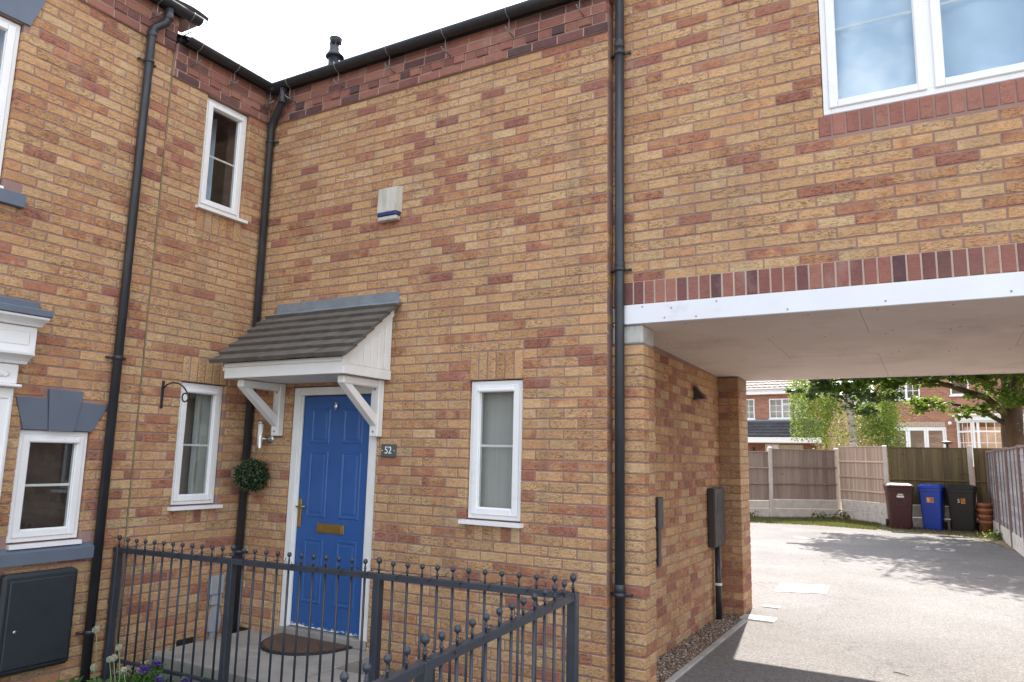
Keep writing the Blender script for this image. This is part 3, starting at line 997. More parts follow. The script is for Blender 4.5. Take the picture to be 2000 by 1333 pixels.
# loose stones
def stones(name, n, fn, size, mat, seed, label, cat, parent=None, bias=0.0, kind='stuff'):
    rng = np.random.default_rng(seed)
    V = []; F = []; Rn = []
    base = np.array([(1,0,0),(-1,0,0),(0,1,0),(0,-1,0),(0,0,1),(0,0,-1)], float)
    fc = [(0,2,4),(2,1,4),(1,3,4),(3,0,4),(2,0,5),(1,2,5),(3,1,5),(0,3,5)]
    for i in range(n):
        x, y, z = fn(rng)
        s = size*rng.uniform(.5,1.3)*np.array([rng.uniform(.7,1.3), rng.uniform(.7,1.3), rng.uniform(.45,.8)])
        a = rng.uniform(0, 6.28); c_, s_ = math.cos(a), math.sin(a)
        pts = base*s*(1+rng.uniform(-.3,.3,size=(6,1)))
        pts = np.stack([pts[:,0]*c_-pts[:,1]*s_, pts[:,0]*s_+pts[:,1]*c_, pts[:,2]], 1) + (x, y, z)
        b = len(V); V += pts.tolist(); F += [(p+b, q+b, r+b) for p, q, r in fc]
        Rn += [min(1, max(0, rng.random()*(1-bias)+bias))]*6
    o = scatter_mesh(name, V, F, Rn, mat, parent, kind)
    if label: tag(o, label, cat)
    return o
stones('gravel', 5200, lambda r: (r.uniform(XP, .275), r.uniform(.36, 2.98), .005+r.uniform(-.004,.012)), .012, M_gravel, 11, 'brown gravel strip along the foot of the carport wall', 'gravel')
mb = MB(); mb.add([(XP-.02,.30,-.002),(.29,.30,-.002),(.29,3.02,-.002),(XP-.02,3.02,-.002)], [(0,1,2,3)])
o = mb.build('gravel_bed', M_earth); tag(o, 'brown bed below the carport gravel', 'ground', kind='structure')
stones('pebbles', 900, lambda r: (XA+.02+r.random()**1.5*.20, r.uniform(-1.15, -.02), -.165+r.uniform(-.01,.015)), .018, M_gravel, 12, 'pale pebbles in the gap between path and left wall', 'pebbles', bias=.62)
stones('chippings', 700, lambda r: (r.uniform(-1.88, .2), r.uniform(-.28, -.02), -.165+r.uniform(-.01,.015)), .014, M_gravel, 13, 'brown chippings along the foot of the door wall', 'gravel')
# edging kerb beside the gravel
kerb = thing('edging_kerb', 'thin grey concrete edging between gravel strip and asphalt', 'kerb', (.30,1.4,0)); kerb['kind'] = 'structure'
for i in range(3):
    y0 = .25+i*.915
    if y0+.9 > 2.75: y1 = 2.74
    else: y1 = y0+.91
    MB().bbox(.282,.332,y0,y1,-.15,.034,.006).build('kerb_stone', M_concrete, kerb)
slab = thing('drain_slab', 'pale concrete slab on the drive at the rear carport pier', 'slab', (.4,2.8,ZD))
MB().bbox(.236,.56,2.76,2.99,-.05,ZD+.012,.008).build('slab', M_manhole, slab)
MB().bbox(.30,.48,3.5,3.62,-.05,ZD+.010,.008).build('slab', M_manhole, slab)
mh = thing('manhole_cover', 'pale rectangular manhole cover set in the sunlit drive', 'manhole', (.5,5.0,ZD))
def quadslab(mb, pts, z0, z1):
    mb.prism([(x,y) for x,y in pts], 2, z0, z1)
mb = MB(); quadslab(mb, [(.24,4.55),(.79,4.77),(.75,5.42),(.20,5.22)], 0, ZD+.006); mb.build('frame', M_manhole, mh)
mb = MB(); quadslab(mb, [(.29,4.62),(.74,4.80),(.71,5.35),(.25,5.18)], 0, ZD+.011); mb.build('lid', M_manhole, mh)
for i in range(4):
    mb = MB(); y = 4.75+i*.13; quadslab(mb, [(.36,y),(.66,y+.10),(.655,y+.14),(.355,y+.04)], 0, ZD+.014); mb.build('rib', M_concrete, mh)
# painted bay number on the drive
Mtxt = Matrix.Translation((1.86, 11.0, ZD+.003))
o = text_mesh('bay_number', '50', .85, M_paint, None, Mtxt, ext=.0005, sx=.85)
tag(o, 'worn white painted bay number on the shaded drive', 'road marking')
mb = MB()
for a, b in (((-.62,11.55),(-.20,11.25)),((-.20,11.25),(.25,11.62))):
    d = Vector((b[0]-a[0], b[1]-a[1], 0)); s_ = Vector((-d.y, d.x, 0)).normalized()*.05
    A_ = Vector((*a, ZD+.003)); B_ = Vector((*b, ZD+.003))
    mb.add([A_-s_, B_-s_, B_+s_, A_+s_], [(0,1,2,3)])
o = mb.build('bay_mark', M_paint); tag(o, 'faded white chevron mark painted on the drive left of the bay number', 'road marking')
# verge along the back fence
poly = [(-4.6,14.2),(-2.0,14.6),(-.6,14.9),(.9,14.55),(2.45,14.1),(2.9,13.0),(3.3,10.8),(3.3,4.6),(3.6,4.6),(3.6,17.8),(-4.6,17.8)]
mb = MB(); mb.add([(x,y,ZD+.008) for x,y in poly], [tuple(range(len(poly)))])
o = mb.build('verge', M_earth); tag(o, 'dry earth verge under the back fence', 'ground', kind='structure')
def grass(name, n, fn, h, seed, label):
    rng = np.random.default_rng(seed)
    P = np.array([fn(rng) for _ in range(n)])
    a = rng.uniform(0, 6.283, n); hh = h*rng.uniform(.4, 1.2, n)
    s = np.stack([np.cos(a), np.sin(a), np.zeros(n)], 1)*.006
    tip = P + np.stack([rng.normal(0,.35,n)*hh, rng.normal(0,.35,n)*hh, hh], 1)
    V = np.stack([P-s, P+s, tip], 1).reshape(-1, 3); F = np.arange(n*3).reshape(n, 3)
    o = scatter_mesh(name, V, F, np.repeat(rng.random(n), 3), M_grass, None, 'stuff')
    return tag(o, label, 'grass')
def vergept(r):
    while True:
        x = r.uniform(-4.2, 3.2); y = r.uniform(13.2, 17.4)
        lim = np.interp(x, [-4.6,-2,-.6,.9,2.45,3.2], [14.2,14.6,14.9,14.55,14.1,13.2])
        fb = np.interp(x, [-4.6,-1.94,-.35,.9,3.2], [15.3,16.3,17.4,16.1,16.1])
        dens = 1.0 if x < .7 else .12
        if lim-.1 < y < fb and r.random() < dens: return (x, y, ZD+.005)
grass('grass', 22000, vergept, .07, 21, 'strip of short rough grass under the back fence')

# ================================================================== HOUSES
DEPTH_BACK = 3.4
def hid(*a): return a
house = thing('terraced_house', 'buff brick terraced house with the blue front door and tiled porch canopy', 'house', (-1.8, 1.7, 0), 'terraced houses around the carport')
house_left = thing('terraced_house', 'buff brick house at the far left with blue-grey lintels and white doorcase', 'house', (-6, -2.4, 0), 'terraced houses around the carport')
house_port = thing('terraced_house', 'buff brick upper storey built over the open carport with wide white window', 'house', (1.8, 1.7, 0), 'terraced houses around the carport')

# ---- openings
WIN_B = (-1.150, -.675, 1.05, 2.10)
DOOR_B = (-3.045, -2.050, -.06, 2.10)
WIN_A1 = (-.740, -.262, 3.675, 4.725)
WIN_A2 = (-.740, -.285, 1.05, 2.10)
WIN_A3 = (-1.985, -1.480, .850, 1.640)
WIN_A4 = (-3.20, -2.30, 3.32, 4.55)
WIN_C = (1.465, 2.72, 3.765, 4.95)
BAND = 4.725
BAND_L = 4.95
YJ = -1.112

wall_B = wall_sheet('wall', FB, XA, 0, -.3, 5.06, [WIN_B, DOOR_B], M_mortar, house)
wall_A = wall_sheet('wall', FA, YJ, 0, -.3, 5.06, [WIN_A1, WIN_A2], M_mortar, house)
wall_L = wall_sheet('wall', FA, -6.0, YJ-.008, -.3, 5.28, [WIN_A3, WIN_A4, (-3.2,-2.32,-.1,2.1)], M_mortar, house_left)
wall_C = wall_sheet('wall', FC, .004, 3.62, 2.615, 5.5, [WIN_C], M_mortar, house_port)
wall_P = wall_sheet('side_wall', FP, .20, 3.4, -.3, 2.46, [], M_mortar, house, depth=.25)
MB().box(-.006, .0, 0, 0, 0, 0)
# return of the door wall where it stands forward of the carport wall
mb = MB().box(-.06, -.005, .006, .30, -.3, 5.06); mb.build('return_wall', M_mortar, house)
# piers
pier = MB().box(.005, .230, YC+.005, YC+.235, -.3, 2.33).build('pier', M_mortar, house_port)
rpier = MB().box(XP-.02, .230, 3.005, 3.395, -.3, 2.26).build('pier', M_mortar, house_port)
FPR = frame((.235, 0, 0), (0,1,0), (0,0,1), (1,0,0))     # right faces of the piers
FRP = frame((0, 3.0, 0), (1,0,0), (0,0,1), (0,-1,0))     # front face of the rear pier
FRET = frame((0.0, 0, 0), (0,1,0), (0,0,1), (1,0,0))

bk = Bricks(1)
holesB = [WIN_B, DOOR_B, (-1.150,-.675,2.10,2.325), (-1.150,-.675,.9,1.05)]
bk.rows(FB, XA+.004, 0, -.225, BAND, holesB, M_brick, .15, off=0.0, depth=.0995)
bk.soldiers(FB, -1.150, -.675, 2.10, 2.325, 6, M_brick, redness=0)
bk.soldiers(FB, -1.150, -.675, .90, 1.05, 6, M_brick, redness=.25)
# the right end of the door wall shows headers on its return
holesA = [WIN_A1, WIN_A2, (-.745,-.28,2.10,2.325), (-.74,-.285,.9,1.05), (-.74,-.262,3.45,3.675)]
bk.rows(FA, YJ+.006, -.004, -.225, BAND, holesA, M_brick, .17, off=.06, depth=.0995)
bk.soldiers(FA, -.745, -.280, 2.10, 2.325, 6, M_brick, redness=.0)
bk.soldiers(FA, -.740, -.285, .90, 1.05, 6, M_brick, redness=.45)
bk.soldiers(FA, -.740, -.262, 3.45, 3.675, 6, M_brick, redness=.10)
def band(bk, fr, u0, u1, v0, end_in=0.0):
    """corbelled eaves band: stretchers, dentil headers, stretchers, stretchers"""
    bk.rows(fr, u0, u1, v0, v0+.075, (), M_dark, kind='dark', proud=.022, off=.03)
    n = int((u1-u0)/.1125); p = (u1-u0)/n
    for i in range(n):
        bk.add(fr, u0+i*p+.005, u0+(i+1)*p-.005, v0+.08, v0+.145, M_dark, .026+(.011 if i % 2 else 0), .1, kind='dark')
    bk.rows(fr, u0, u1, v0+.15, v0+.225, (), M_dark, kind='dark', proud=.040, off=.10)
    bk.rows(fr, u0, u1, v0+.225, v0+.30, (), M_dark, kind='dark', proud=.044, off=.0)
def corbel(parent, fr, u0, u1, v0):
    """the pale mortar bed a few millimetres behind each course of the band"""
    for i, w in enumerate((.017, .021, .035, .039)):
        MB().box(u0, u1, v0+.075*i+(.004 if i == 0 else .0005), v0+.075*(i+1), -.003, w).build('mortar_bed', M_mortar_light, parent, fr)
band(bk, FB, XA+.004, 0, BAND)
band(bk, FA, YJ+.006, -.06, BAND, 0)
corbel(house, FB, XA, -.004, BAND); corbel(house, FA, YJ, -.045, BAND)
bk.rows(FP, .345, 2.998, -.075, 2.40, (), M_brick, .26, off=.07, depth=.0995)
bk.finish(lambda fr: wall_B if fr is FB else (wall_A if fr is FA else wall_P), house)

bl = Bricks(2)
holesL = [WIN_A3, WIN_A4, (-3.2,-2.32,-.1,2.1), (-1.99,-1.47,1.64,1.875), (-1.83,-1.58,1.87,1.93), (-2.03,-1.385,.74,.85), (-3.3,-2.17,3.225,3.32), (-3.3,-2.26,4.55,4.79)]
bl.rows(FA, -3.62, YJ-.008, -.225, BAND_L, holesL, M_brick, .18, off=.19, depth=.0995)
band(bl, FA, -3.62, YJ-.008, BAND_L)
corbel(house_left, FA, -6.0, YJ-.01, BAND_L)
bl.finish(lambda fr: wall_L, house_left)

bc = Bricks(3)
holesC = [WIN_C, (1.435, 2.75, 3.615, 3.765)]
bc.rows(FC, .004, 3.62, 2.775, 5.475, holesC, M_brick, .14, off=.16, depth=.0995)
bc.soldiers(FC, 1.435, 2.75, 3.615, 3.765, 16, M_dark, kind='sill')
MB().box(.006, 3.62, 2.612, 2.783, -.05, -.0005).build('mortar_bed', M_mortar_cream, house_port, FC)
bc.soldiers(FC, .006, 3.62, 2.612, 2.785, 46, M_dark, kind='dark', proud=.004)
# front pier: two stretchers a course, the second behind the first
for k in range(-2, 31):
    a, b = k*.075+.005+.0, k*.075+.070
    bc.add(FC, .0, .235, a, b, M_brick, 0, .105, .14)
    bc.add(FPR, YC+.115 if k % 2 else YC+.118, YC+.238, a, b, M_brick, 0, .2, .14)
# rear pier
for k in range(-1, 30):
    a, b = k*.075+.005, k*.075+.070
    if k % 2:
        bc.add(FRP, XP-.01, .235, a, b, M_brick, 0, .105, .3)
        bc.add(FPR, 3.115, 3.395, a, b, M_brick, 0, .1, .3)
    else:
        bc.add(FRP, XP-.01, .125, a, b, M_brick, 0, .105, .3); bc.add(FRP, .135, .235, a, b, M_brick, 0, .2, .3)
        bc.add(FPR, 3.215, 3.395, a, b, M_brick, 0, .1, .3)
bc.finish(lambda fr: wall_C if fr is FC else (pier if fr is FPR else rpier), house_port)
# far pier of the carport on the right, out of the picture
MB().box(3.38, 3.62, YC+.005, 3.395, -.3, 2.45).build('pier', M_farbrick2, house_port)
# shells behind the fronts
MB().box(-8.0, XP-.26, DEPTH_BACK-.25, DEPTH_BACK, -.3, 5.05).build('rear_wall', M_farbrick2, house)
MB().box(-.30, -.24, .31, 3.1, 2.4, 5.0).build('inner_wall', M_room, house)
MB().box(.0, 3.62, DEPTH_BACK-.25, DEPTH_BACK, 2.47, 5.45).build('rear_wall', M_farbrick2, house_port)
MB().box(3.40, 3.62, YC+.31, DEPTH_BACK-.26, 2.5, 5.45).build('end_wall', M_farbrick2, house_port)
MB().box(-8.2, -8.0, -6.0, 3.4, -.3, 5.2).build('rear_wall', M_farbrick2, house_left)
MB().box(-8.0, XA-.31, -6.0, -5.8, -.3, 5.2).build('end_wall', M_farbrick2, house_left)
MB().box(-7.98, XA-.32, -5.78, 3.1, 4.98, 5.02).build('ceiling', M_room, house_left)

# ---- padstones, fascia, soffit of the carport
MB().bbox(.003, .232, YC-.006, YC+.236, 2.333, 2.466, .010).build('padstone', M_pad, house_port)
MB().bbox(XP-.01, .236, 2.992, 3.39, 2.262, 2.392, .008).build('padstone', simple('padstone_brown', (.30,.19,.115), .9, .12, 12, bumpv=.3, bscale=60), house_port)
fas = MB().bbox(.035, 3.62, YC-.030, YC-.006, 2.470, 2.608, .003).build('fascia', M_fascia, house_port)
for x, z in ((.06,2.59),(.24,2.588),(.45,2.565),(.40,2.50),(.62,2.492),(.76,2.585),(1.21,2.494),(1.77,2.500),(2.40,2.502)):
    MB().lathe([(.006,0),(.006,.003),(.003,.0045)], (0,0,0), 8).build('screw', M_screw, fas, Matrix.Translation((x, YC-.0305, z)) @ Matrix.Rotation(R(90), 4, 'X'))
sof = MB(); sof.prism([(YC+.0, 2.60),(YC+.0, 2.495),(3.36, 2.425),(3.36, 2.60)], 0, .005, 3.6)
sof = sof.build('soffit', M_room, house_port)
xs = [.012, 1.62, 3.61]
def sof_z(y): return 2.468 + (2.392-2.468)*(y-YC)/(3.36-YC)
ys = [(YC-.004, .93), (.932, 1.88), (1.882, 3.385)]
for j, (y0, y1) in enumerate(ys):
    cuts = xs if j != 1 else [.012, .93, 2.55, 3.61]
    for i in range(len(cuts)-1):
        a, b = cuts[i]+.001, cuts[i+1]-.001
        dz = [.0, .002, -.001, .0015][(i+j*2) % 4]
        vs = [(a,y0,sof_z(y0)+dz),(b,y0,sof_z(y0)+dz),(b,y1,sof_z(y1)+dz),(a,y1,sof_z(y1)+dz)]
        vs += [(x,y,z+.018) for x,y,z in vs]
        mb = MB(); mb.add(vs, [(3,2,1,0),(4,5,6,7),(0,1,5,4),(1,2,6,5),(2,3,7,6),(3,0,4,7)])
        mb.build('soffit_board', M_soffit, sof)
for (nx, ny) in [(.12+i*.40+(.05 if j % 2 else 0), y_) for j, y_ in enumerate((.16,.88,.98,1.82,1.94,3.30)) for i in range(9)]:
    MB().lathe([(.004,-.003),(.0065,0)], (0,0,0), 8).build('nail', M_screw, sof, Matrix.Translation((nx, ny, sof_z(ny)-.0005)))
MB().bbox(.012, 3.6, 3.386, 3.41, 2.388, 2.56, .003).build('fascia', M_fascia, house_port)

# ---- movement joint
MB().bbox(YJ-.007, YJ+.005, -.2, 4.93, -.006, .0008, .002).build('movement_joint', simple('sealant', (.20,.165,.105), .8, .15, 12), house, FA)

# ---- roofs
def roof(parent, P, e, s, length, slope, mat, **kw):
    mb = MB(); tiled_roof(mb, P, e, s, length, slope, **kw)
    o = mb.build('roof', mat, parent); return o
c35, s35 = math.cos(R(29)), math.sin(R(29))
roof(house, (-8.0,-.135,5.04), (1,0,0), (0,c35,s35), 8.05, 2.4, M_roof)
roof(house, (-8.0,3.6,5.05), (1,0,0), (0,-c35,s35), 8.05, 2.4, M_roof)
c27, s27 = math.cos(R(27)), math.sin(R(27))
roof(house, (XA+.135,1.9,5.04), (0,-1,0), (-c27,0,s27), 3.0, 2.9, M_roof)
roof(house_left, (XA+.16,-.93,5.295), (0,-1,0), (-c27,0,s27), 5.1, 2.9, M_roof)
roof(house_left, (-8.2,-.93,5.25), (0,-1,0), (c27,0,s27), 5.1, 2.9, M_roof)
roof(house_port, (.0,-.05,5.56), (1,0,0), (0,c35,s35), 3.75, 2.3, M_roof)
roof(house_port, (.0,3.6,5.5), (1,0,0), (0,-c35,s35), 3.75, 2.4, M_roof)
# gable wall between the lower and the higher roof
mb = MB(); mb.prism([(0,5.0),(3.62,5.2),(1.75,6.6)], 0, -.02, .02); mb.build('gable', M_farbrick2, house_port)
mb = MB(); mb.prism([(XA,5.2),(-8.1,5.2),(-5.85,6.75)], 1, -1.16, -1.12); mb.build('gable', M_farbrick2, house_left)
# mortar verge seen at the step between the two left roofs
mb = MB(); mb.prism([(XA+.11,5.22),(XA-.10,5.22),(XA-.10,5.40),(XA+.11,5.262)], 1, -1.12, -1.00); mb.build('verge_mortar', M_mortar, house_left)
# boxed eaves behind the gutters
MB().box(XA-.3, -.005, -.066, .31, 5.028, 5.075).build('eaves_board', M_gutter, house)
MB().box(XA-.3, XA+.066, YJ+.002, -.07, 5.028, 5.075).build('eaves_board', M_gutter, house)
MB().box(XA-.3, XA+.066, -6.0, YJ-.01, 5.253, 5.30).build('eaves_board', M_gutter, house_left)
# gutters
gB = gutter(house, (XA+.06,-.128), (-.01,-.128), (0,-1), 5.062, [.30,.92,1.52,2.12,2.74,3.36])
gA = gutter(house, (XA+.128,-1.09), (XA+.128,-.06), (1,0), 5.062, [.12,.52,.95])
gL = gutter(house_left, (XA+.128,-6.0), (XA+.128,-.985), (1,0), 5.285, [2.6+.9,2.6+1.55,4.62,4.92])
MB().lathe([(.05,0),(.068,.01),(.068,.05),(.05,.06)], (0,0,0), 14).build('corner', M_gutter, gB, Matrix.Translation((XA+.125,-.122,5.0)))
# downpipes
downpipe(house, [(-3.32,-.128,5.0),(-3.32,-.128,4.90),(-3.36,-.112,4.845),(-3.50,-.058,4.745),(-3.545,-.045,4.68),(-3.545,-.045,-.12)], clips=[(4.53,-3.545,-.045),(2.62,-3.545,-.045),(.62,-3.545,-.045)], joints=[(4.88,-3.32,-.128),(4.70,-3.545,-.045)])
xl = XA+.05
downpipe(house_left, [(XA+.128,-1.28,5.22),(XA+.128,-1.28,5.14),(XA+.115,-1.295,5.09),(xl+.012,-1.352,5.03),(xl,-1.365,4.97),(xl,-1.36,-.26)], clips=[(4.72,xl,-1.364),(2.22,xl,-1.362),(.17,xl,-1.361)], wall_dir=(-1,0,0), joints=[(5.15,XA+.128,-1.28),(4.97,xl,-1.364)])
downpipe(house_port, [(.078,YC-.052,5.45),(.078,YC-.052,-.2)], clips=[(4.55,.078,YC-.052),(2.87,.078,YC-.052),(.62,.078,YC-.052)], joints=[(4.62,.078,YC-.052),(2.90,.078,YC-.052),(.66,.078,YC-.052)])

# ---- windows
window(house, FB, *WIN_B, rec=.030, bar_h=1.60, backing=back_flat(M_net, w=-.10), sill_out=.05)
window(house, FA, *WIN_A1, rec=.035, bar_h=4.19, backing=back_curtain(M_curtain, (.62, .88), w=-.35, waves=5), sill_out=.05)
window(house, FA, *WIN_A2, rec=.035, bar_h=1.56, room=M_room_warm, backing=back_both(back_flat(M_room_warm, w=-.30, frac=(-.3,.9)), back_curtain(M_net, (.60, 1.02), w=-.12, waves=5)), sill_out=.05)  # warm board added close behind the glass to brighten the dim room
window(house_left, FA, *WIN_A3, rec=.030, bar_h=1.245, backing=back_flat(M_blind_dark, w=-.09), sill_out=.035, sill_ext=-.002)
window(house_left, FA, *WIN_A4, rec=.035, bar_h=3.95, bars_v=(-2.75,), vent=False, backing=back_curtain(M_curtain, (.0, 1.0), w=-.3), sill_out=.02, sill_ext=-.002, glass=M_glass_up)
window(house_port, FC, *WIN_C, rec=.012, bar_h=4.365, bars_v=(2.085,), vent=False, backing=back_curtain(M_curtain, (0.0, 1.0), w=-.085, waves=13, amp=.016), sill=False, glass=M_glass_up, fw=.05)

# ---- painted lintels and sills of the left house
def wpart(name, poly, w0, w1, mat, parent, fr=FA):
    mb = MB(); mb.prism(poly, 2, w0, w1); return mb.build(name, mat, parent, fr)
lin = wpart('lintel', [(-2.045,1.865),(-1.975,1.640),(-1.808,1.640),(-1.832,1.865)], -.06, .010, M_slate_blue, house_left)
wpart('lintel_block', [(-1.592,1.855),(-1.625,1.640),(-1.478,1.640),(-1.375,1.848)], -.06, .010, M_slate_blue, lin)
wpart('keystone', [(-1.833,1.935),(-1.806,1.636),(-1.627,1.636),(-1.583,1.930)], -.06, .022, M_slate_blue, lin)
mb = MB(); mb.prism([(.850,-.06),(.705,-.06),(.708,.055),(.790,.055)], 0, -2.07, -1.385); mb.build('window_sill', M_slate_blue, house_left, FA)
lin = wpart('lintel', [(-3.3,4.80),(-3.3,4.555),(-2.265,4.555),(-2.185,4.80)], -.06, .014, M_slate_blue, house_left)
mb = MB(); mb.prism([(3.318,-.06),(3.190,-.06),(3.194,.055),(3.285,.055)], 0, -3.3, -2.165); mb.build('window_sill', M_slate_blue, house_left, FA)

# ---- white doorcase of the left house
dc = thing('doorcase', 'white moulded doorcase with flat lead top beside the small dark window', 'doorcase', (XA, -2.8, -.2))
def dbox(name, u1, v0, v1, w, mat=M_cornice, parent=dc, u0=None, b=.006):
    u0 = -5.6-u1 if u0 is None else u0
    return MB().bbox(u0, u1, v0, v1, .0015, w, b).build(name, mat, parent, FA)
dbox('lead_flashing', -2.00, 2.46, 2.535, .09, M_slate_blue)
dbox('lead_top', -2.005, 2.405, 2.455, .285, M_slate_blue)
mb = MB(); mb.prism([(2.402,.0015),(2.402,.275),(2.388,.270),(2.372,.225),(2.358,.195),(2.345,.185),(2.345,.0015)], 0, -3.58, -2.02); mb.build('cornice', M_cornice, dc, FA)
dbox('frieze', -2.03, 2.155, 2.343, .155)
fp = dbox('frieze_panel', -2.075, 2.205, 2.305, .163, b=.010)
mb = MB(); mb.prism([(2.153,.0015),(2.153,.225),(2.138,.222),(2.118,.175),(2.098,.145),(2.080,.135),(2.080,.0015)], 0, -3.54, -2.065); mb.build('architrave', M_cornice, dc, FA)
dbox('capital_block', -2.10, 1.940, 2.078, .112, u0=-2.30)
dbox('astragal', -2.085, 1.918, 1.938, .155, u0=-2.32)
pl = dbox('pilaster', -2.10, .0, 1.916, .088, u0=-2.30)
for a, b in ((-2.135,-2.115),(-2.285,-2.265)):
    MB().bbox(a, b, .1, 1.86, .088, .098, .004).build('fillet', M_cornice, pl, FA)
MB().bbox(-2.265, -2.135, 1.84, 1.86, .088, .098, .004).build('fillet', M_cornice, pl, FA)
dbox('plinth', -2.085, -.25, -.001, .11, u0=-2.315)
# carved scroll on the block: a small fan of leaves
sc_ = MB()
for k in range(7):
    a = R(-60+20*k); L0 = .055
    sc_.tube([(-2.20, 1.985, .110), (-2.20+math.sin(a)*L0*.6, 1.985+math.cos(a)*L0*.6, .122), (-2.20+math.sin(a)*L0, 1.985+math.cos(a)*L0*.8, .112)], [.006,.010,.003], 8)
sc_.build('carving', M_cornice, dc, FA)
dbox('pilaster', -3.30, -.0, 1.916, .088, u0=-3.50)
MB().bbox(-3.2, -2.32, -.1, 2.08, -.12, -.06, .01).build('door', M_slate_blue, dc, FA)

# ---- front door
door = MB()
DX0, DX1, DZ0, DZ1 = -2.955, -2.145, .045, 2.018
wd = -.055
door.bbox(DX0, DX1, DZ0, DZ1, wd-.045, wd, .004)
door = door.build('door', M_blue_door, house, FB)
fr_ = MB()
fr_.bbox(-3.040, DX0-.006, .0, 2.095, -.12, -.012, .005); fr_.bbox(DX1+.006, -2.055, .0, 2.095, -.12, -.012, .005); fr_.bbox(DX0-.006, DX1+.006, DZ1+.006, 2.095, -.12, -.012, .005)
fr_.bbox(DX0-.007, DX0+.014, DZ0, DZ1+.005, -.050, -.030, .003); fr_.bbox(DX1-.014, DX1+.007, DZ0, DZ1+.005, -.050, -.030, .003)
fr_.build('door_frame', M_white, door, FB)
MB().bbox(-3.04, -2.055, -.03, .038, -.13, .012, .006).build('threshold', M_slab, door, FB)
def door_panel(u0, u1, v0, v1):
    p = MB()
    # raised-and-fielded panel: moulding ring then a shallow field
    o_ = [(u0,v0),(u1,v0),(u1,v1),(u0,v1)]
    def inset(d): return [(u0+d,v0+d),(u1-d,v0+d),(u1-d,v1-d),(u0+d,v1-d)]
    levels = [(0, .0008), (.008, .0075), (.020, .0060), (.030, .0015), (.050, .0060)]
    vs = []
    for d, w in levels: vs += [(x, y, wd+w) for x, y in inset(d)]
    fs = []
    for i in range(len(levels)-1):
        for k in range(4):
            k2 = (k+1) % 4; fs.append((i*4+k, i*4+k2, i*4+4+k2, i*4+4+k))
    n = (len(levels)-1)*4; fs.append((n, n+1, n+2, n+3))
    p.add(vs, fs); p.build('panel', M_blue_door, door, FB)
for (a, b) in ((-2.85,-2.625),(-2.475,-2.25)):
    door_panel(a, b, 1.60, 1.905); door_panel(a, b, .965, 1.535); door_panel(a, b, .25, .79)
lp = MB().bbox(-2.705, -2.40, .838, .918, wd, wd+.010, .004).build('letter_plate', M_brass, door, FB)
MB().bbox(-2.695, -2.418, .850, .906, wd+.010, wd+.016, .004).build('letter_flap', M_brass, lp, FB)
hd = MB().bbox(-2.938, -2.902, .872, 1.112, wd, wd+.010, .003)
hd.tube([(-2.920,1.048,wd+.008),(-2.920,1.048,wd+.05)], .009, 10); hd.tube([(-2.920,1.048,wd+.046),(-2.885,1.050,wd+.050),(-2.815,1.052,wd+.046)], [.010,.009,.007], 10)
hd.tube([(-2.905,.945,wd+.006),(-2.893,.945,wd+.02)], .007, 8)
hd.build('handle', M_brass, door, FB)
kn = MB().tube([(-2.55+.0, 1.945, wd), (-2.55, 1.945, wd+.025)], .014, 12)
ringp = [(-2.55+.012*math.sin(t), 1.925+.030*math.cos(t), wd+.022+.004*math.sin(t)) for t in np.linspace(0, 2*math.pi, 18)]
kn.tube(ringp, .006, 8); kn.build('knocker', M_chrome, door, FB)
mat_ = thing('door_mat', 'brown half-moon coir mat with black rim in front of the blue door', 'mat', (-2.55, -.15, -.03))
cx, cy, rx, ry = -2.58, .02, .40, .47
arc = [(cx+rx*math.cos(t), cy-.03+ -ry*math.sin(t)) for t in np.linspace(0, math.pi, 28)]
mb = MB(); mb.prism(arc, 2, -.0275, -.012); mb.build('rim', M_rubber, mat_)
arc2 = [(cx+rx*.94*math.cos(t), cy-.045-ry*.92*math.sin(t)) for t in np.linspace(0, math.pi, 28)]
mb = MB(); mb.prism(arc2, 2, -.012, -.006); mb.build('coir_pad', M_mat, mat_)

# ---- porch canopy
cx0, cx1 = -3.275, -1.935
can = MB().bbox(cx0+.01, cx1-.01, .003, .565, 2.128, 2.148, .003)
can_o = MB()
def cbox(name, x0, x1, y0, y1, z0, z1, mat=M_white, b=.004):   # y positive towards the camera
    return MB().bbox(x0, x1, -y1, -y0, z0, z1, b).build(name, mat, canopy)
canopy = MB().bbox(cx0+.012, cx1-.012, -.552, -.003, 2.132, 2.150, .003).build('canopy', M_white, house)
cbox('fascia_board', cx0, cx1, .553, .573, 2.128, 2.240)
cbox('fascia_trim', cx0-.012, cx1+.004, .5735, .590, 2.222, 2.258)
sy = .50/.60
for x, nm in ((cx1-.020, 'right'), (cx0, 'left')):
    mb = MB(); mb.prism([(-.552,2.150),(-.003,2.150),(-.003,2.690),(-.552,2.236)], 0, x+.002, x+.016); mb.build('cheek_panel', M_white, canopy)
    xo = x+.016 if nm == 'right' else x-.008
    for k in range(6):
        y = .012+k*.085; top = 2.690-(y)*(2.690-2.236)/.552-.02
        if top-2.21 > .03:
            MB().bbox(xo-.001, xo+.009, -y-.078, -y-.002, 2.205, top-.075, .005).build('tongue_board', M_white, canopy)
    MB().bbox(xo-.0005, xo+.012, -.572, -.003, 2.128, 2.203, .003).build('cheek_rail', M_white, canopy)
    mb = MB(); mb.prism([(-.590,2.192),(-.590,2.258),(-.003,2.745),(-.003,2.670)], 0, xo, xo+.016); mb.build('barge_board', M_white, canopy)
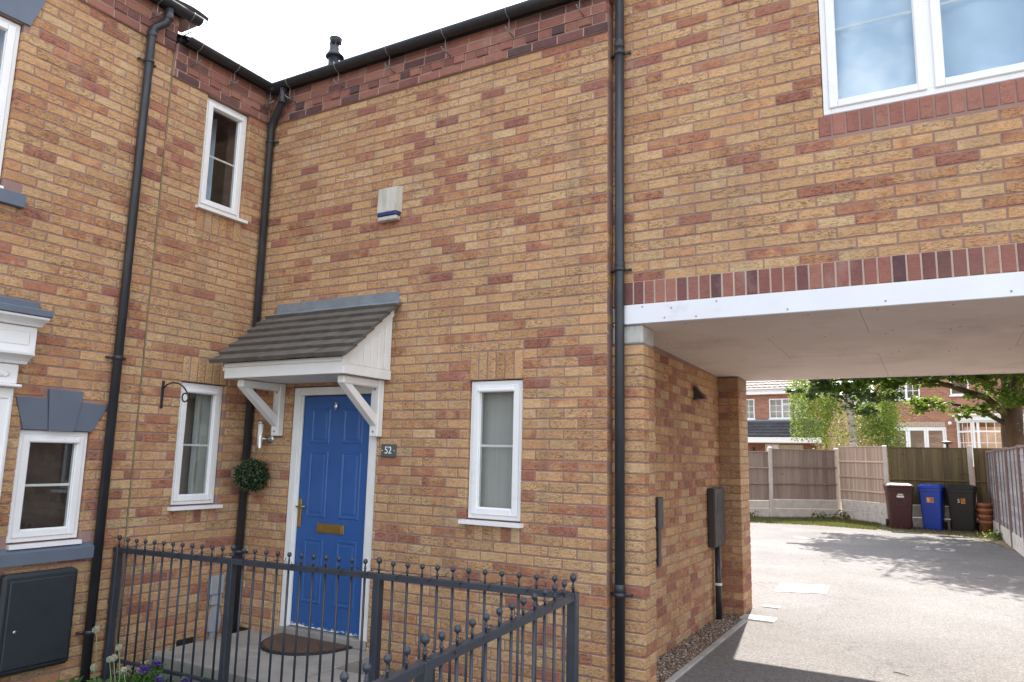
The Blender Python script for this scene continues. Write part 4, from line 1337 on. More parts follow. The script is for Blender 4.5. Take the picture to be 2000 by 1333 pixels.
# tiles
trng = random.Random(9)
slope_v = Vector((0, .60, .50)).normalized(); tn = Vector((0,-slope_v.z, slope_v.y))
gz = (Vector((0,.60,.50)).length)/6.3
for r in range(7):
    n = 5 if r % 2 == 0 else 6
    xs_ = [-3.385+i*.308 for i in range(6)] if n == 5 else [-3.385]+[-3.385+.154+i*.308 for i in range(5)]+[-1.845]
    if n == 5: xs_[-1] = -1.845
    for i in range(len(xs_)-1):
        a, b = xs_[i]+.0015, xs_[i+1]-.0015
        P0 = Vector((0, -.640, 2.245)) + slope_v*(r*gz)
        P1 = P0 + slope_v*(gz*1.25)
        if P1.y > -.004: P1 = P0 + slope_v*((-.004-P0.y)/slope_v.y)
        j = trng.uniform(-.002,.002)
        lo = .000; hi = .030
        vs = []
        for x in (a, b):
            vs += [P0+Vector((x,0,0))+tn*(lo+j+.012), P0+Vector((x,0,0))+tn*(hi+j+.018)+slope_v*.004, P1+Vector((x,0,0))+tn*(.014+j), P1+Vector((x,0,0))+tn*(.001+j)]
        mb = MB(); mb.add(vs, [(0,4,5,1),(1,5,6,2),(2,6,7,3),(3,7,4,0),(0,1,2,3),(7,6,5,4)])
        mb.build('tile', M_tile, canopy)
fl = MB(); fl.bbox(-3.325, -1.878, -.006, -.0015, 2.775, 2.885, .001)
fl.add([(-3.36,-.006,2.80),(-1.862,-.006,2.80),(-1.862,-.105,2.715),(-3.36,-.105,2.715)], [(0,1,2,3)])
fl.add([(-3.36,-.006,2.797),(-1.862,-.006,2.797),(-1.862,-.105,2.711),(-3.36,-.105,2.711)], [(3,2,1,0)])
fl = fl.build('flashing', M_lead, canopy)
for x in (-3.1, -2.62, -2.15):
    MB().lathe([(.008,0),(.008,.004),(.004,.006)], (0,0,0), 8).build('fixing', M_screw, fl, Matrix.Translation((x, -.0065, 2.86)) @ Matrix.Rotation(R(90), 4, 'X'))
# brackets (gallows)
for xb in (-3.22, -2.075):
    bm = MB()
    bm.bbox(xb, xb+.085, -.070, -.003, 1.66, 2.128, .005)
    bm.bbox(xb+.006, xb+.079, -.49, -.0705, 2.060, 2.127, .010)
    bm.prism([(-.072,1.745),(-.072,1.835),(-.385,2.059),(-.475,2.059)], 0, xb+.010, xb+.075)
    bo = bm.build('gallows_bracket', M_white, canopy)
    for z in (1.70, 2.05):
        MB().lathe([(.010,0),(.010,.002),(.005,.003)], (0,0,0), 8).build('screw_hole', M_screw, bo, Matrix.Translation((xb+.042, -.0705, z)) @ Matrix.Rotation(R(90), 4, 'X'))

# ---- flue and carport wall fittings
fl = thing('roof_flue', 'dark cylindrical boiler flue rising above the gutter line', 'flue', (-3.79, 1.0, 5.8))
MB().lathe([(.072,0),(.072,.38)], (-3.79,1.0,5.65), 24).build('tube', M_pipe_f if False else M_pipe, fl)
MB().lathe([(.072,0),(.104,.004),(.104,.018),(.078,.06),(.070,.08),(.066,.135)], (-3.79,1.0,6.025), 24).build('collar', M_pipe, fl)
for k in range(8):
    a = k*math.pi/4
    MB().bbox(-.008,.008,-.005,.005,0,.026,.002).build('slot_rib', M_pipe, fl, Matrix.Translation((-3.79+.060*math.cos(a), 1.0+.060*math.sin(a), 6.158)) @ Matrix.Rotation(a+math.pi/2, 4, 'Z'))
MB().lathe([(.066,0),(.064,.055),(.075,.072),(.076,.080),(.05,.084)], (-3.79,1.0,6.182), 24).build('cap', M_pipe, fl)
fb = thing('flue_box', 'tall dark brown ribbed box with pipe on the carport wall', 'box', (XP, 2.75, .7))
MB().bbox(XP, XP+.075, 2.46, 2.86, .70, 1.26, .012).build('casing', simple('brown_casing', (.040,.032,.030), .5, .08, 8), fb)
for k in range(9):
    MB().bbox(XP+.074, XP+.080, 2.56, 2.76, 1.02+k*.022, 1.030+k*.022, .002).build('louvre', MATS['brown_casing'], fb)
MB().tube([(XP+.045,2.66,.70),(XP+.045,2.66,.0)], .030, 12).build('pipe', M_pipe, fb)
MB().lathe([(.031,0),(.035,.004),(.035,.02),(.031,.024)], (XP+.045,2.66,.33), 12).build('pipe_collar', M_frost, fb)
vc = thing('vent_cowl', 'small dark triangular vent cowl high on the carport wall', 'vent', (XP, 2.1, 2.1))
mb = MB(); mb.prism([(XP+.001,2.10),(XP+.10,2.10),(XP+.095,2.112),(XP+.001,2.225)], 1, 2.06, 2.18); mb.build('hood', MATS['brown_casing'], vc)
MB().bbox(XP+.001, XP+.02, 2.05, 2.19, 2.088, 2.0985, .002).build('base_plate', MATS['brown_casing'], vc)
mp = thing('cover_strip', 'narrow dark metal cover strip behind the front carport pier', 'cover', (XP, 1.0, .6))
MB().bbox(XP+.001, XP+.03, .92, 1.045, .98, 1.23, .004).build('cover', MATS['brown_casing'], mp)
MB().bbox(XP+.001, XP+.020, .95, 1.015, .70, .98, .004).build('lower_cover', MATS['brown_casing'], mp)

# ---- small things on the walls
al = thing('alarm_box', 'weathered off-white alarm box with blue base high on the brick wall', 'alarm', (-2.02, 0, 3.6))
mb = MB(); mb.prism([(-2.115,3.585),(-1.905,3.585),(-1.905,3.800),(-2.115,3.800)], 1, -.072, -.002)
mb = MB(); mb.add([(-2.125,-.002,3.58),(-1.895,-.002,3.58),(-1.895,-.002,3.815),(-2.125,-.002,3.815),(-2.112,-.070,3.582),(-1.908,-.070,3.582),(-1.908,-.062,3.800),(-2.112,-.062,3.800)], [(4,5,6,7),(0,4,7,3),(5,1,2,6),(7,6,2,3),(0,1,5,4)]); mb.build('cover', M_alarm, al)
MB().bbox(-2.02,-1.995,-.0735,-.06,3.59,3.79,.003).build('ridge', M_alarm, al)
MB().bbox(-2.112,-1.905,-.073,-.003,3.545,3.5815,.008).build('strobe_lens', M_alarm_blue, al)
MB().bbox(-2.105,-1.905,-.066,-.003,3.508,3.5445,.006).build('base', M_alarm, al)
lm = thing('wall_lamp', 'slim steel wall lamp with white tube left of the blue door', 'lamp', (-3.30, -.09, 1.55))
MB().lathe([(.022,0),(.022,.20)], (-3.325,-.095,1.565), 16).build('tube', M_frost, lm)
MB().lathe([(.025,0),(.028,.004),(.028,.014),(.02,.018)], (-3.325,-.095,1.768), 16).build('cap', M_steel, lm)
mb = MB(); mb.lathe([(.028,0),(.028,.105)], (-3.325,-.095,1.548), 16)
n=16
mb2 = MB()
vs = []; fs = []
for k in range(11):
    a = R(-130)+R(200)*k/10
    for z in (1.548, 1.665): vs.append((-3.325+.029*math.cos(a), -.095+.029*math.sin(a), z))
for k in range(10): fs.append((2*k, 2*k+2, 2*k+3, 2*k+1))
# half-sleeve on the side facing the door
vs = [(-3.325+.0295*math.cos(R(-55)+R(220)*k/10), -.095+.0295*math.sin(R(-55)+R(220)*k/10), z) for k in range(11) for z in (1.548,1.668)]
mb2.add(vs, fs, True); mb2.build('sleeve', M_steel, lm)
mb = MB(); mb.tube([(-3.30,-.09,1.632),(-3.285,-.012,1.632)], .011, 10); mb.build('arm', M_steel, lm)
MB().lathe([(.042,0),(.042,.008),(.02,.014)], (0,0,0), 20).build('wall_plate', M_steel, lm, Matrix.Translation((-3.288,-.0005,1.632)) @ Matrix.Rotation(R(90), 4, 'X'))
pq = thing('number_plaque', 'small slate plaque with white house number 52 right of the door', 'number plate', (-1.905, 0, 1.5))
MB().bbox(-1.985, -1.832, -.016, -.001, 1.498, 1.602, .003).build('slate', M_plaque, pq)
text_mesh('numeral', '52', .082, M_text, pq, frame((-1.909, -.0172, 1.550), (1,0,0), (0,0,1), (0,-1,0)), sx=.9)
for x in (-1.972, -1.846):
    MB().lathe([(.0045,0),(.0045,.002)], (0,0,0), 8).build('dot', M_text, pq, Matrix.Translation((x,-.0162,1.550)) @ Matrix.Rotation(R(90), 4, 'X'))
# topiary ball
bx = thing('topiary_ball', 'round artificial topiary ball with tiny white flowers hanging under the wall lamp', 'topiary', (-3.36, -.12, 1.16))
rg = np.random.default_rng(4)
bc_ = np.array([-3.355, -.135, 1.305]); br_ = .138
d = rg.normal(size=(2600,3)); d /= np.linalg.norm(d, axis=1)[:,None]
P = bc_ + d*br_*rg.uniform(.6, 1.06, size=(2600,1))
V, F, rn = leaf_quads(P, .032, rg, 1.0, .6)
scatter_mesh('leaves', V, F, rn, M_box_leaf, bx)
MB().lathe([(.02,-.09),(.075,-.06),(.095,0),(.075,.06),(.02,.09)], tuple(bc_), 12).build('core', M_box_leaf, bx)
d = rg.normal(size=(120,3)); d /= np.linalg.norm(d, axis=1)[:,None]; d[:,1] = -abs(d[:,1])*1.0
mbf = MB()
for q in (bc_ + d*br_*1.06):
    mbf.lathe([(.001,-.002),(.0024,0),(.001,.002)], tuple(q), 5)
mbf.build('flowers', simple('tiny_flower', (.50,.52,.44), .7, .1, 50), bx)
MB().tube([(-3.375,-.135,1.425),(-3.34,-.10,1.555)], .0022, 5).tube([(-3.335,-.135,1.425),(-3.338,-.10,1.555)], .0022, 5).build('hanger', M_iron, bx)
# hanging bracket
hb = thing('hanging_bracket', 'black wrought iron hanging basket bracket with scroll end on the left wall', 'bracket', (XA, -.92, 1.86))
MB().bbox(XA+.0015, XA+.010, -.932, -.908, 1.855, 2.085, .002).build('back_plate', M_iron, hb)
arcp = [(XA+.01,-.92,2.02),(XA+.06,-.92,2.052),(XA+.13,-.92,2.066),(XA+.20,-.92,2.058),(XA+.27,-.92,2.028),(XA+.325,-.92,1.978)]
for t in np.linspace(0, 1.6*math.pi, 14):
    rr = .045-.018*t/(1.6*math.pi)
    arcp.append((XA+.300+rr*math.cos(t+.3), -.92, 1.945-rr*math.sin(t+.3)))
MB().tube(arcp, .0065, 8).build('scroll', M_iron, hb)
# meter box
mt = thing('meter_box', 'dark grey meter box with chamfered lid below the left window sill', 'meter box', (XA, -1.75, 0))
MB().bbox(-2.02, -1.515, -.005, .655, .002, .10, .02).build('body', M_meter, mt, FA)
MB().bbox(-1.985, -1.545, .035, .615, .10, .118, .008).build('door', M_meter, mt, FA)
MB().lathe([(.012,0),(.012,.004),(.006,.006)], (0,0,0), 12).build('lock', M_steel, mt, FA @ Matrix.Translation((-1.925,.28,.1185)))
MB().lathe([(.014,0),(.014,.003)], (0,0,0), 12).build('dial', M_meter, mt, FA @ Matrix.Translation((-1.865,.565,.1185)))
MB().bbox(-2.00, -1.955, -.25, -.007, .003, .06, .006).build('duct', M_slate_blue, mt, FA)
# cable boxes low at the corner
cbx = thing('cable_box', 'grey cable junction box with tapered duct low in the corner', 'box', (XA, -.24, -.1))
MB().bbox(-.315, -.172, .275, .435, .002, .055, .008).build('upper_box', M_grey_box, cbx, FA)
MB().bbox(-.282, -.185, .185, .273, .002, .05, .006).build('middle_box', M_grey_box, cbx, FA)
mb = MB(); mb.prism([(-.258,.183),(-.205,.183),(-.168,.07),(-.18,-.035),(-.275,-.035),(-.275,.07)], 2, .002, .04); mb.build('duct', M_grey_box, cbx, FA)
MB().bbox(-.255, -.215, -.17, -.037, .002, .035, .004).build('duct_foot', M_grey_box, cbx, FA)
MB().bbox(-.57, -.40, -.12, -.05, -.02, .004, .003).build('air_brick', M_bin_black, house, FA)
MB().bbox(-3.53, -3.40, -.06, -.028, -.02, .012, .003).build('air_brick', M_bin_black, house, FB)

# ================================================================== RAILING
rail = thing('railing', 'dark blue-grey metal garden railing with ball finials in front of the door', 'railing', (-1.6, -1.2, -.2))
YR, XR = -1.2, .30
SP = 1.285
posts = [(-3.545+i*SP, YR) for i in range(4)]
XR = posts[-1][0]
side = [(XR, YR-SP*(i+1)) for i in range(2)]
def zr(x, y):           # top of the rail follows the slope of the ground
    return .765 + .075*(x+3.545)/3.855 - .055*(YR-y)/1.28
_fin = MB().lathe([(.008,0),(.008,.022),(.013,.026),(.013,.032),(.007,.038),(.011,.044),(.007,.050),(.0065,.060),(.0075,.068),(.0145,.072),(.0195,.079),(.0222,.088),(.0222,.094),(.0195,.103),(.0145,.110),(.0075,.1145),(.001,.116)], (0,0,0), 14)
fin_me, _ = _fin.mesh('finial', center=False); fin_me.materials.append(M_rail)
bal_me, _ = MB().lathe([(.0075,0),(.0075,.93)], (0,0,0), 8).mesh('baluster', center=False); bal_me.materials.append(M_rail)
post_me, _ = MB().bbox(-.025,.025,-.025,.025,0,1.0,.004).mesh('post', center=False); post_me.materials.append(M_rail)
def post(x, y):
    zt = zr(x, y)
    p = place('post', post_me, None, rail, Matrix.Translation((x, y, zt-1.0)))
    place('finial', fin_me, None, p, Matrix.Translation((x, y, zt)) @ Matrix.Scale(.80, 4))
def baluster(x, y):
    zt = zr(x, y)
    b = place('baluster', bal_me, None, rail, Matrix.Translation((x, y, zt-.93)))
    place('finial', fin_me, None, b, Matrix.Translation((x, y, zt)) @ Matrix.Scale(.66, 4))
def bar(a, b, name, dz=0.0, t=.020, h=.018):
    (x0, y0), (x1, y1) = a, b
    d = Vector((x1-x0, y1-y0, 0)); s_ = Vector((-d.y, d.x, 0)).normalized()*t
    A_ = Vector((x0, y0, zr(x0,y0)+dz)); B_ = Vector((x1, y1, zr(x1,y1)+dz))
    up = Vector((0,0,h)); c = .004
    vs = []
    for P_ in (A_, B_):
        sc2 = s_*(1-c/t)
        vs += [P_-s_-up*2, P_+s_-up*2, P_+s_-Vector((0,0,c)), P_+sc2, P_-sc2, P_-s_-Vector((0,0,c))]
    fs = [(0,1,2,3,4,5)[::-1], (6,7,8,9,10,11)] + [(i, (i+1) % 6, 6+(i+1) % 6, 6+i) for i in range(6)]
    mb = MB(); mb.add(vs, fs); return mb.build(name, M_rail, rail)
pl_ = posts + side
for x, y in pl_: post(x, y)
for a, b in zip(pl_[:-1], pl_[1:]):
    dv = Vector((b[0]-a[0], b[1]-a[1], 0)).normalized()*.0255
    aa = (a[0]+dv.x, a[1]+dv.y); bb = (b[0]-dv.x, b[1]-dv.y)
    bar(aa, bb, 'top_rail', 0.0); bar(aa, bb, 'bottom_rail', -.80, .012, .012)
    for k in range(1, 12):
        t = k/12; baluster(a[0]+(b[0]-a[0])*t, a[1]+(b[1]-a[1])*t)
for z in (.745, .36, -.03):
    MB().bbox(XA+.001, -3.572, YR-.016, YR+.016, z-.022, z+.022, .008).build('wall_lug', M_rail, rail)
# thin wire of string lights twisted round the rail
sl = thing('string_lights', 'thin dark wire of unlit string lights wound along the railing top', 'lights', (-1.5, YR, .8))
wr = random.Random(3)
for a, b in zip(pl_[:-1], pl_[1:]):
    n = 90; pts = []
    ph = 0
    for i in range(n+1):
        t = i/n
        x, y = a[0]+(b[0]-a[0])*t, a[1]+(b[1]-a[1])*t
        ph += .42+wr.uniform(-.2,.2)
        d = Vector((b[0]-a[0], b[1]-a[1], 0)).normalized(); s_ = Vector((-d.y, d.x, 0))
        o_ = s_*math.sin(ph)*.026
        pts.append((x+o_.x, y+o_.y, zr(x,y)+.006+.010*max(0, math.cos(ph))-.040*max(0, -math.cos(ph))))
    mb = MB().tube(pts, .0018, 5)
    for i in range(6, n, 9):
        q = Vector(pts[i]); q2 = q+Vector((wr.uniform(-.02,.02), wr.uniform(-.02,.02), wr.uniform(.0,.03)))
        mb.tube([q, q2], [.0022,.003], 5)
    mb.build('wire', M_iron, sl)

# ================================================================== FRONT GARDEN PLANTS
prg = random.Random(17); nrg = np.random.default_rng(17)
def strap_leaves(base, n, length, mat, parent, width=.018, seed=0):
    rr = random.Random(seed); mb = []
    V = []; F = []; RN = []
    for i in range(n):
        a = rr.uniform(0, 6.28); l = length*rr.uniform(.6,1.15); lean = rr.uniform(.35,.95)
        p = Vector(base)+Vector((rr.uniform(-.02,.02), rr.uniform(-.02,.02), 0))
        dirv = Vector((math.cos(a), math.sin(a), 0)); sd = Vector((-dirv.y, dirv.x, 0))
        r_ = rr.random(); b0 = len(V)
        m_ = 6
        for k in range(m_+1):
            t = k/m_
            c = p + dirv*(l*lean*t) + Vector((0,0, l*(t*1.05-lean*.75*t*t)))
            w = width*math.sin(math.pi*(.12+.88*t))**.7 if t < 1 else .001
            V += [tuple(c-sd*w+Vector((0,0,w*.3))), tuple(c+sd*w+Vector((0,0,w*.3)))]; RN += [r_, r_]
        for k in range(m_): F.append((b0+2*k, b0+2*k+1, b0+2*k+3, b0+2*k+2))
    return scatter_mesh('leaves', V, F, RN, mat, parent)
def seed_head(c, r, parent):
    mb = MB()
    g_ = 40
    for i in range(g_):
        ph = math.acos(1-2*(i+.5)/g_); th = math.pi*(1+5**.5)*i
        d = Vector((math.cos(th)*math.sin(ph), math.sin(th)*math.sin(ph), math.cos(ph)))
        q = Vector(c)+d*r*prg.uniform(.8,1.05)
        mb.tube([Vector(c), q], .0007, 3, caps=False)
        mb.lathe([(.001,-.004),(.0045,0),(.001,.004)], tuple(q), 5)
    return mb.build('flower_head', M_seed, parent)
al_spots = [((-3.25,-1.50,.25),.023,'tallest pale seed head standing over the plants beside the downpipe'), ((-2.97,-1.50,.17),.021,'pale seed head in front of the railing post at the left wall'), ((-2.985,-1.52,.105),.022,'lower of the two seed heads close together by the railing post'), ((-3.06,-1.50,.08),.020,'yellowish seed head just left of the railing post'), ((-3.23,-1.50,.0),.021,'low seed head at the foot of the left downpipe'), ((-2.92,-1.48,.03),.017,'small low seed head beside the purple flowers')]
for (c, r_, lab) in al_spots:
    t = thing('allium', 'green-stemmed ' + lab, 'flower', (c[0]+.03, c[1], -.18), 'seed heads in the front bed')
    seed_head(c, r_, t)
    MB().tube([(c[0]+.035,c[1]-.01,-.18),(c[0]+.04,c[1],(c[2]-.18)/2),(c[0]+.015,c[1],c[2]-.05),(c[0],c[1],c[2]-.01)], [.004,.0035,.003,.0025], 6).build('stem', M_stem, t)
for (x, y, n, l, m_, lab, sd_) in ((-3.02,-1.55,26,.22,M_plant,'clump of broad green strap leaves below the seed heads',1), (-3.30,-1.62,16,.17,M_plant,'green leafy clump at the foot of the left downpipe',2), (-2.78,-1.52,18,.18,M_plant,'green leafy clump left of the purple flowers',5), (-3.62+.22,-1.80,14,.20,M_lime,'bright lime-green sprig under the meter box',3), (-3.30,-1.86,10,.15,M_lime,'smaller lime-green sprig right of the first under the meter box',4)):
    t = thing('leafy_plant', lab, 'plant', (x, y, -.19), 'leafy plants in the front bed')
    strap_leaves((x, y, -.19), n, l, m_, t, .022 if m_ is M_plant else .014, sd_)
def flower_clump(c, r_, n, lab):
    t = thing('purple_flower', lab, 'flower', (c[0], c[1], -.19), 'purple flower clumps in the front bed')
    mb = MB()
    for i in range(n):
        d = Vector((prg.gauss(0,1), prg.gauss(0,1), abs(prg.gauss(0,.8)))); d.normalize()
        q = Vector(c) + d*r_*prg.uniform(.5,1.0)
        a0 = prg.uniform(0, 6.28)
        for k in range(5):
            a = a0+k*1.2566
            e1 = Vector((math.cos(a), math.sin(a), .25)); s_ = Vector((-math.sin(a), math.cos(a), 0))
            mb.add([q, q+e1*.009+s_*.005, q+e1*.014, q+e1*.009-s_*.005], [(0,1,2,3)])
    mb.build('petals', M_purple, t)
    P = np.array(c) + nrg.normal(size=(170,3))*np.array([r_*.8, r_*.8, .05]) - np.array([0,0,.08])
    V, F, rn = leaf_quads(P, .035, nrg, .6); scatter_mesh('leaves', V, F, rn, M_plant, t)
for c, r_, n, lab in (((-2.76,-1.35,.05),.035,40,'tallest spike of purple flowers at the railing foot'), ((-2.86,-1.37,-.005),.045,46,'wide purple flower clump left of the tall purple spike'), ((-2.64,-1.40,-.02),.035,34,'purple flower clump over the small yellow bloom'), ((-2.44,-1.36,.0),.032,30,'rightmost purple flower clump between the railing bars')):
    flower_clump(c, r_, n, lab)
t = thing('yellow_flower', 'single small yellow flower below the purple clump at the frame edge', 'flower', (-2.68,-1.44,-.18))
mb = MB()
for k in range(8):
    a = k*.785; e1 = Vector((math.cos(a), math.sin(a)*.6-.3, .4)); s_ = Vector((-math.sin(a), math.cos(a), 0)); q = Vector((-2.675,-1.44,-.065))
    mb.add([q, q+e1*.014+s_*.007, q+e1*.024, q+e1*.014-s_*.007], [(0,1,2,3)])
mb.build('petals', M_yellow, t); MB().tube([(-2.68,-1.44,-.18),(-2.675,-1.44,-.066)], .002, 5).build('stem', M_stem, t)
rg2 = np.random.default_rng(31)
P = np.stack([rg2.uniform(-3.3,-1.7,1500), rg2.uniform(-1.6,-1.08,1500), rg2.uniform(-.18,-.10,1500)], 1)
V, F, rn = leaf_quads(P, .035, rg2, .4); o = scatter_mesh('ground_cover', V, F, rn, M_plant, None, 'stuff'); tag(o, 'low green ground cover along the railing foot', 'plants')

# ================================================================== BACK FENCES
def wframe(a, b, z=0):
    """frame for a fence run from a to b, local x along it, y up, z towards the camera side"""
    d = Vector((b[0]-a[0], b[1]-a[1], 0)); L_ = d.length; d.normalize()
    return frame((a[0], a[1], z), d, (0,0,1), d.cross(Vector((0,0,1)))), L_
def cpost(parent, x, y, h, rot=0.0, lean=0.0):
    MB().bbox(-.05,.05,-.05,.05,-.3,h-.03,.006).prism([(-.05,h-.0295),(.05,h-.0295),(.0,h)], 0, -.05, .05).build('post', M_post, parent, Matrix.Translation((x, y, ZD)) @ Matrix.Rotation(rot, 4, 'Z') @ Matrix.Rotation(lean, 4, 'Y'))
def board_fence(parent, a, b, h, board, gb, mat, rails_h, front_rails=True, step=True, rail_mat=None, gmat=None, capping=True, th=.016):
    fr, L_ = wframe(a, b, ZD)
    z0 = sum(gb)
    zz = 0
    for i, gh in enumerate(gb):
        m_ = (gmat or M_post) if i else (M_post if gmat is None else gmat)
        MB().bbox(.055, L_-.055, zz+.002, zz+gh-.004, -.022, .022, .006).build('gravel_board', m_, parent, fr)
        zz += gh
    n = max(1, int(round((L_-.11)/board))); p = (L_-.11)/n
    for i in range(n):
        x = .055+i*p
        mb = MB(); mb.prism([(x+.001,-.008),(x+p*1.08,-.008),(x+p*1.08,-.004),(x+.001,-.008+th)], 1, z0+.004, h-.03)
        mb.build('board', mat, parent, fr)
    for rh in rails_h:
        w0, w1 = (.012, .050) if front_rails else (-.05,-.010)
        MB().bbox(.056, L_-.056, rh-.022, rh+.022, w0, w1, .004).build('rail', rail_mat or mat, parent, fr)
    if capping: MB().bbox(.056, L_-.056, h-.029, h-.002, -.03, .035, .004).build('capping', rail_mat or mat, parent, fr)
P0, P1, P2, P3, P4, P5 = (-3.9,15.05), (-1.94,16.3), (-.36,17.45), (.90,16.12), (2.72,16.1), (3.05,16.12)
f1 = thing('fence', 'brown close-board fence with three rails and concrete posts left of the pale panel', 'fence', (-1.5,16.6,0), 'back garden fences')
board_fence(f1, P0, P1, 1.78, .13, (.27,.20), M_wood_brown, (.92,1.34), rail_mat=M_wood_brown)
board_fence(f1, P1, P2, 1.86, .13, (.27,.24), M_wood_brown, (.93,1.38), rail_mat=M_wood_brown)
for q, h in ((P1,1.91),((P2[0]-.03,P2[1]-.02),1.92)): cpost(f1, q[0], q[1], h, math.atan2(P2[1]-P1[1], P2[0]-P1[0]))
f2 = thing('fence', 'pale weathered narrow-slat fence panel between brown fence and brown bin', 'fence', (.3,16.8,0), 'back garden fences')
P2b = (P2[0]+.03, P2[1]-.04)
board_fence(f2, P2b, P3, 1.96, .055, (.27,.27), M_wood_pale, (.80,1.16,1.56), rail_mat=M_wood_pale, gmat=M_rockface, th=.030)
cpost(f2, P3[0], P3[1], 1.98, .0, -.012)
f3 = thing('fence', 'olive shaded close-board fence behind the three bins', 'fence', (2.0,16.1,0), 'back garden fences')
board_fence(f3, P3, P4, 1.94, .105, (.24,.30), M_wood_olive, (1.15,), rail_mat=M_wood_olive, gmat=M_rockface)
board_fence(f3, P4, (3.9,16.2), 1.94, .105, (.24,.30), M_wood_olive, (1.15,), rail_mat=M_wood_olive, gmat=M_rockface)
cpost(f3, P4[0], P4[1], 2.0, 0, -.012)
# side fence: grey overlapping boards with battens
f4 = thing('fence', 'grey overlap-board side fence with upright battens on the right of the yard', 'fence', (3.15,11,0), 'back garden fences')
yy = [16.0, 14.15, 12.25, 10.35, 8.45, 6.55]
xf = [3.06, 3.11, 3.17, 3.22, 3.27, 3.32]
for i in range(5):
    fr, L_ = wframe((xf[i], yy[i]), (xf[i+1], yy[i+1]), ZD)
    MB().bbox(.05, L_-.05, .0, .30, -.024, .024, .006).build('gravel_board', M_rockface, f4, fr)
    nb = 15; ph = (1.84-.33)/nb
    for k in range(nb):
        z0 = .32+k*ph
        mb = MB(); mb.prism([(z0-.02, .012),(z0+ph, .0),(z0+ph, -.007),(z0-.02, -.001)], 0, .05, L_-.05)
        mb.build('board', M_wood_grey, f4, fr)
    for k in range(4):
        x = .05+(L_-.10-.030)*k/3
        MB().bbox(x, x+.030, .30, 1.82, .010, .024, .003).build('batten', M_wood_batten, f4, fr)
    MB().bbox(.05, L_-.05, 1.825, 1.86, -.02, .03, .004).build('capping', M_wood_batten, f4, fr)
for x, y in zip(xf, yy):
    MB().bbox(-.035,.035,-.04,.04,-.3,1.88,.006).build('post', M_wood_batten, f4, Matrix.Translation((x-.01, y, ZD)))

# ================================================================== BINS AND POT
def bin_(name, label, x, y, rz, mat, number=None, lidmat=None, sx=1.0):
    t = thing(name, label, 'bin', (x, y, ZD), 'wheelie bins by the back fence')
    M0 = Matrix.Translation((x, y, ZD)) @ Matrix.Rotation(rz, 4, 'Z') @ Matrix.Diagonal((sx, sx, 1, 1))
    def ring(z, hw, f, b, r=.04):
        pts = []
        for (cx_, cy_, a0) in ((hw-r, -f+r, -90), (hw-r, b-r, 0), (-hw+r, b-r, 90), (-hw+r, -f+r, 180)):
            for k in range(4):
                a = R(a0+30*k); pts.append((cx_+r*math.cos(a), cy_+r*math.sin(a), z))
        return pts
    levels = [(.015,.215,.20,.24),(.05,.225,.215,.25),(.55,.255,.28,.30),(.90,.275,.325,.335),(.905,.29,.34,.35),(.965,.292,.345,.355),(.97,.28,.335,.345)]
    mb = MB(); vs = []; fs = []
    for l in levels: vs += ring(*l)
    for i in range(len(levels)-1):
        for k in range(16):
            k2 = (k+1) % 16; fs.append((i*16+k, i*16+k2, i*16+16+k2, i*16+16+k))
    fs += [tuple(range(16))[::-1], tuple(range((len(levels)-1)*16, len(levels)*16))]
    mb.add(vs, fs)
    body = mb.build('body', mat, t, M0)
    ll = [(.972,.300,.365,.36,.05),(1.000,.302,.368,.362,.05),(1.030,.285,.34,.33,.05),(1.062,.235,.27,.27,.05),(1.070,.16,.2,.2,.05)]
    mb = MB(); vs = []; fs = []
    for l in ll: vs += ring(*l)
    for i in range(len(ll)-1):
        for k in range(16):
            k2 = (k+1) % 16; fs.append((i*16+k, i*16+k2, i*16+16+k2, i*16+16+k))
    fs += [tuple(range(16))[::-1], tuple(range((len(ll)-1)*16, len(ll)*16))]
    mb.add(vs, fs); mb.build('lid', lidmat or mat, t, M0)
    MB().tube([(-.22,.40,.985),(.22,.40,.985)], .016, 10).tube([(-.2,.34,.97),(-.2,.40,.985)], .014, 8).tube([(.2,.34,.97),(.2,.40,.985)], .014, 8).build('handle', mat, t, M0)
    for s_ in (-1, 1):
        MB().tube([(s_*.235,.25,.10),(s_*.285,.25,.10)], .10, 18).build('wheel', M_rubber, t, M0)
    mb = MB()
    for s_ in (-1, 0, 1): mb.bbox(s_*.10-.006, s_*.10+.006, -.232, -.20, .06, .42, .003)
    mb.build('rib', mat, t, M0)
    # stickers follow the sloping front
    tilt = Matrix.Translation((0,-.300,.70)) @ Matrix.Rotation(R(90)-math.atan(.115/.85)*-1, 4, 'X')
    if number:
        for i, ch in enumerate(number):
            xx = -.045+i*.09
            MB().bbox(xx-.042, xx+.042, -.06, .06, 0, .003, .001).build('sticker', M_orange if (i or mat is M_bin_blue) else M_rubber, t, M0 @ tilt)
            text_mesh('numeral', ch, .125, (M_text if (i == 0) else M_rubber), t, M0 @ tilt @ Matrix.Translation((xx, 0, .0045)), sx=.9)
    else:
        MB().bbox(-.075,.075,.04,.085,0,.003,.001).build('label', M_sticker, t, M0 @ tilt)
        MB().bbox(-.055,.055,.10,.125,0,.003,.001).build('label', M_sticker, t, M0 @ tilt)
        MB().ring(-.085,.085,-.12,.02,.004,0,.002,.0005).build('emblem', simple('brown_print', (.14,.06,.05), .5, .05, 9), t, M0 @ tilt)
    return t
bin_('wheelie_bin', 'dark brown wheelie bin with pale label at the left of the three bins', 1.17, 15.40, R(8), M_bin_brown)
bin_('wheelie_bin', 'blue recycling bin numbered 50 between the brown and black bins', 1.86, 15.62, R(-10), M_bin_blue, '50', sx=.84)
bin_('wheelie_bin', 'black wheelie bin numbered 50 nearest the side fence', 2.47, 15.80, R(-6), M_bin_black, '50')
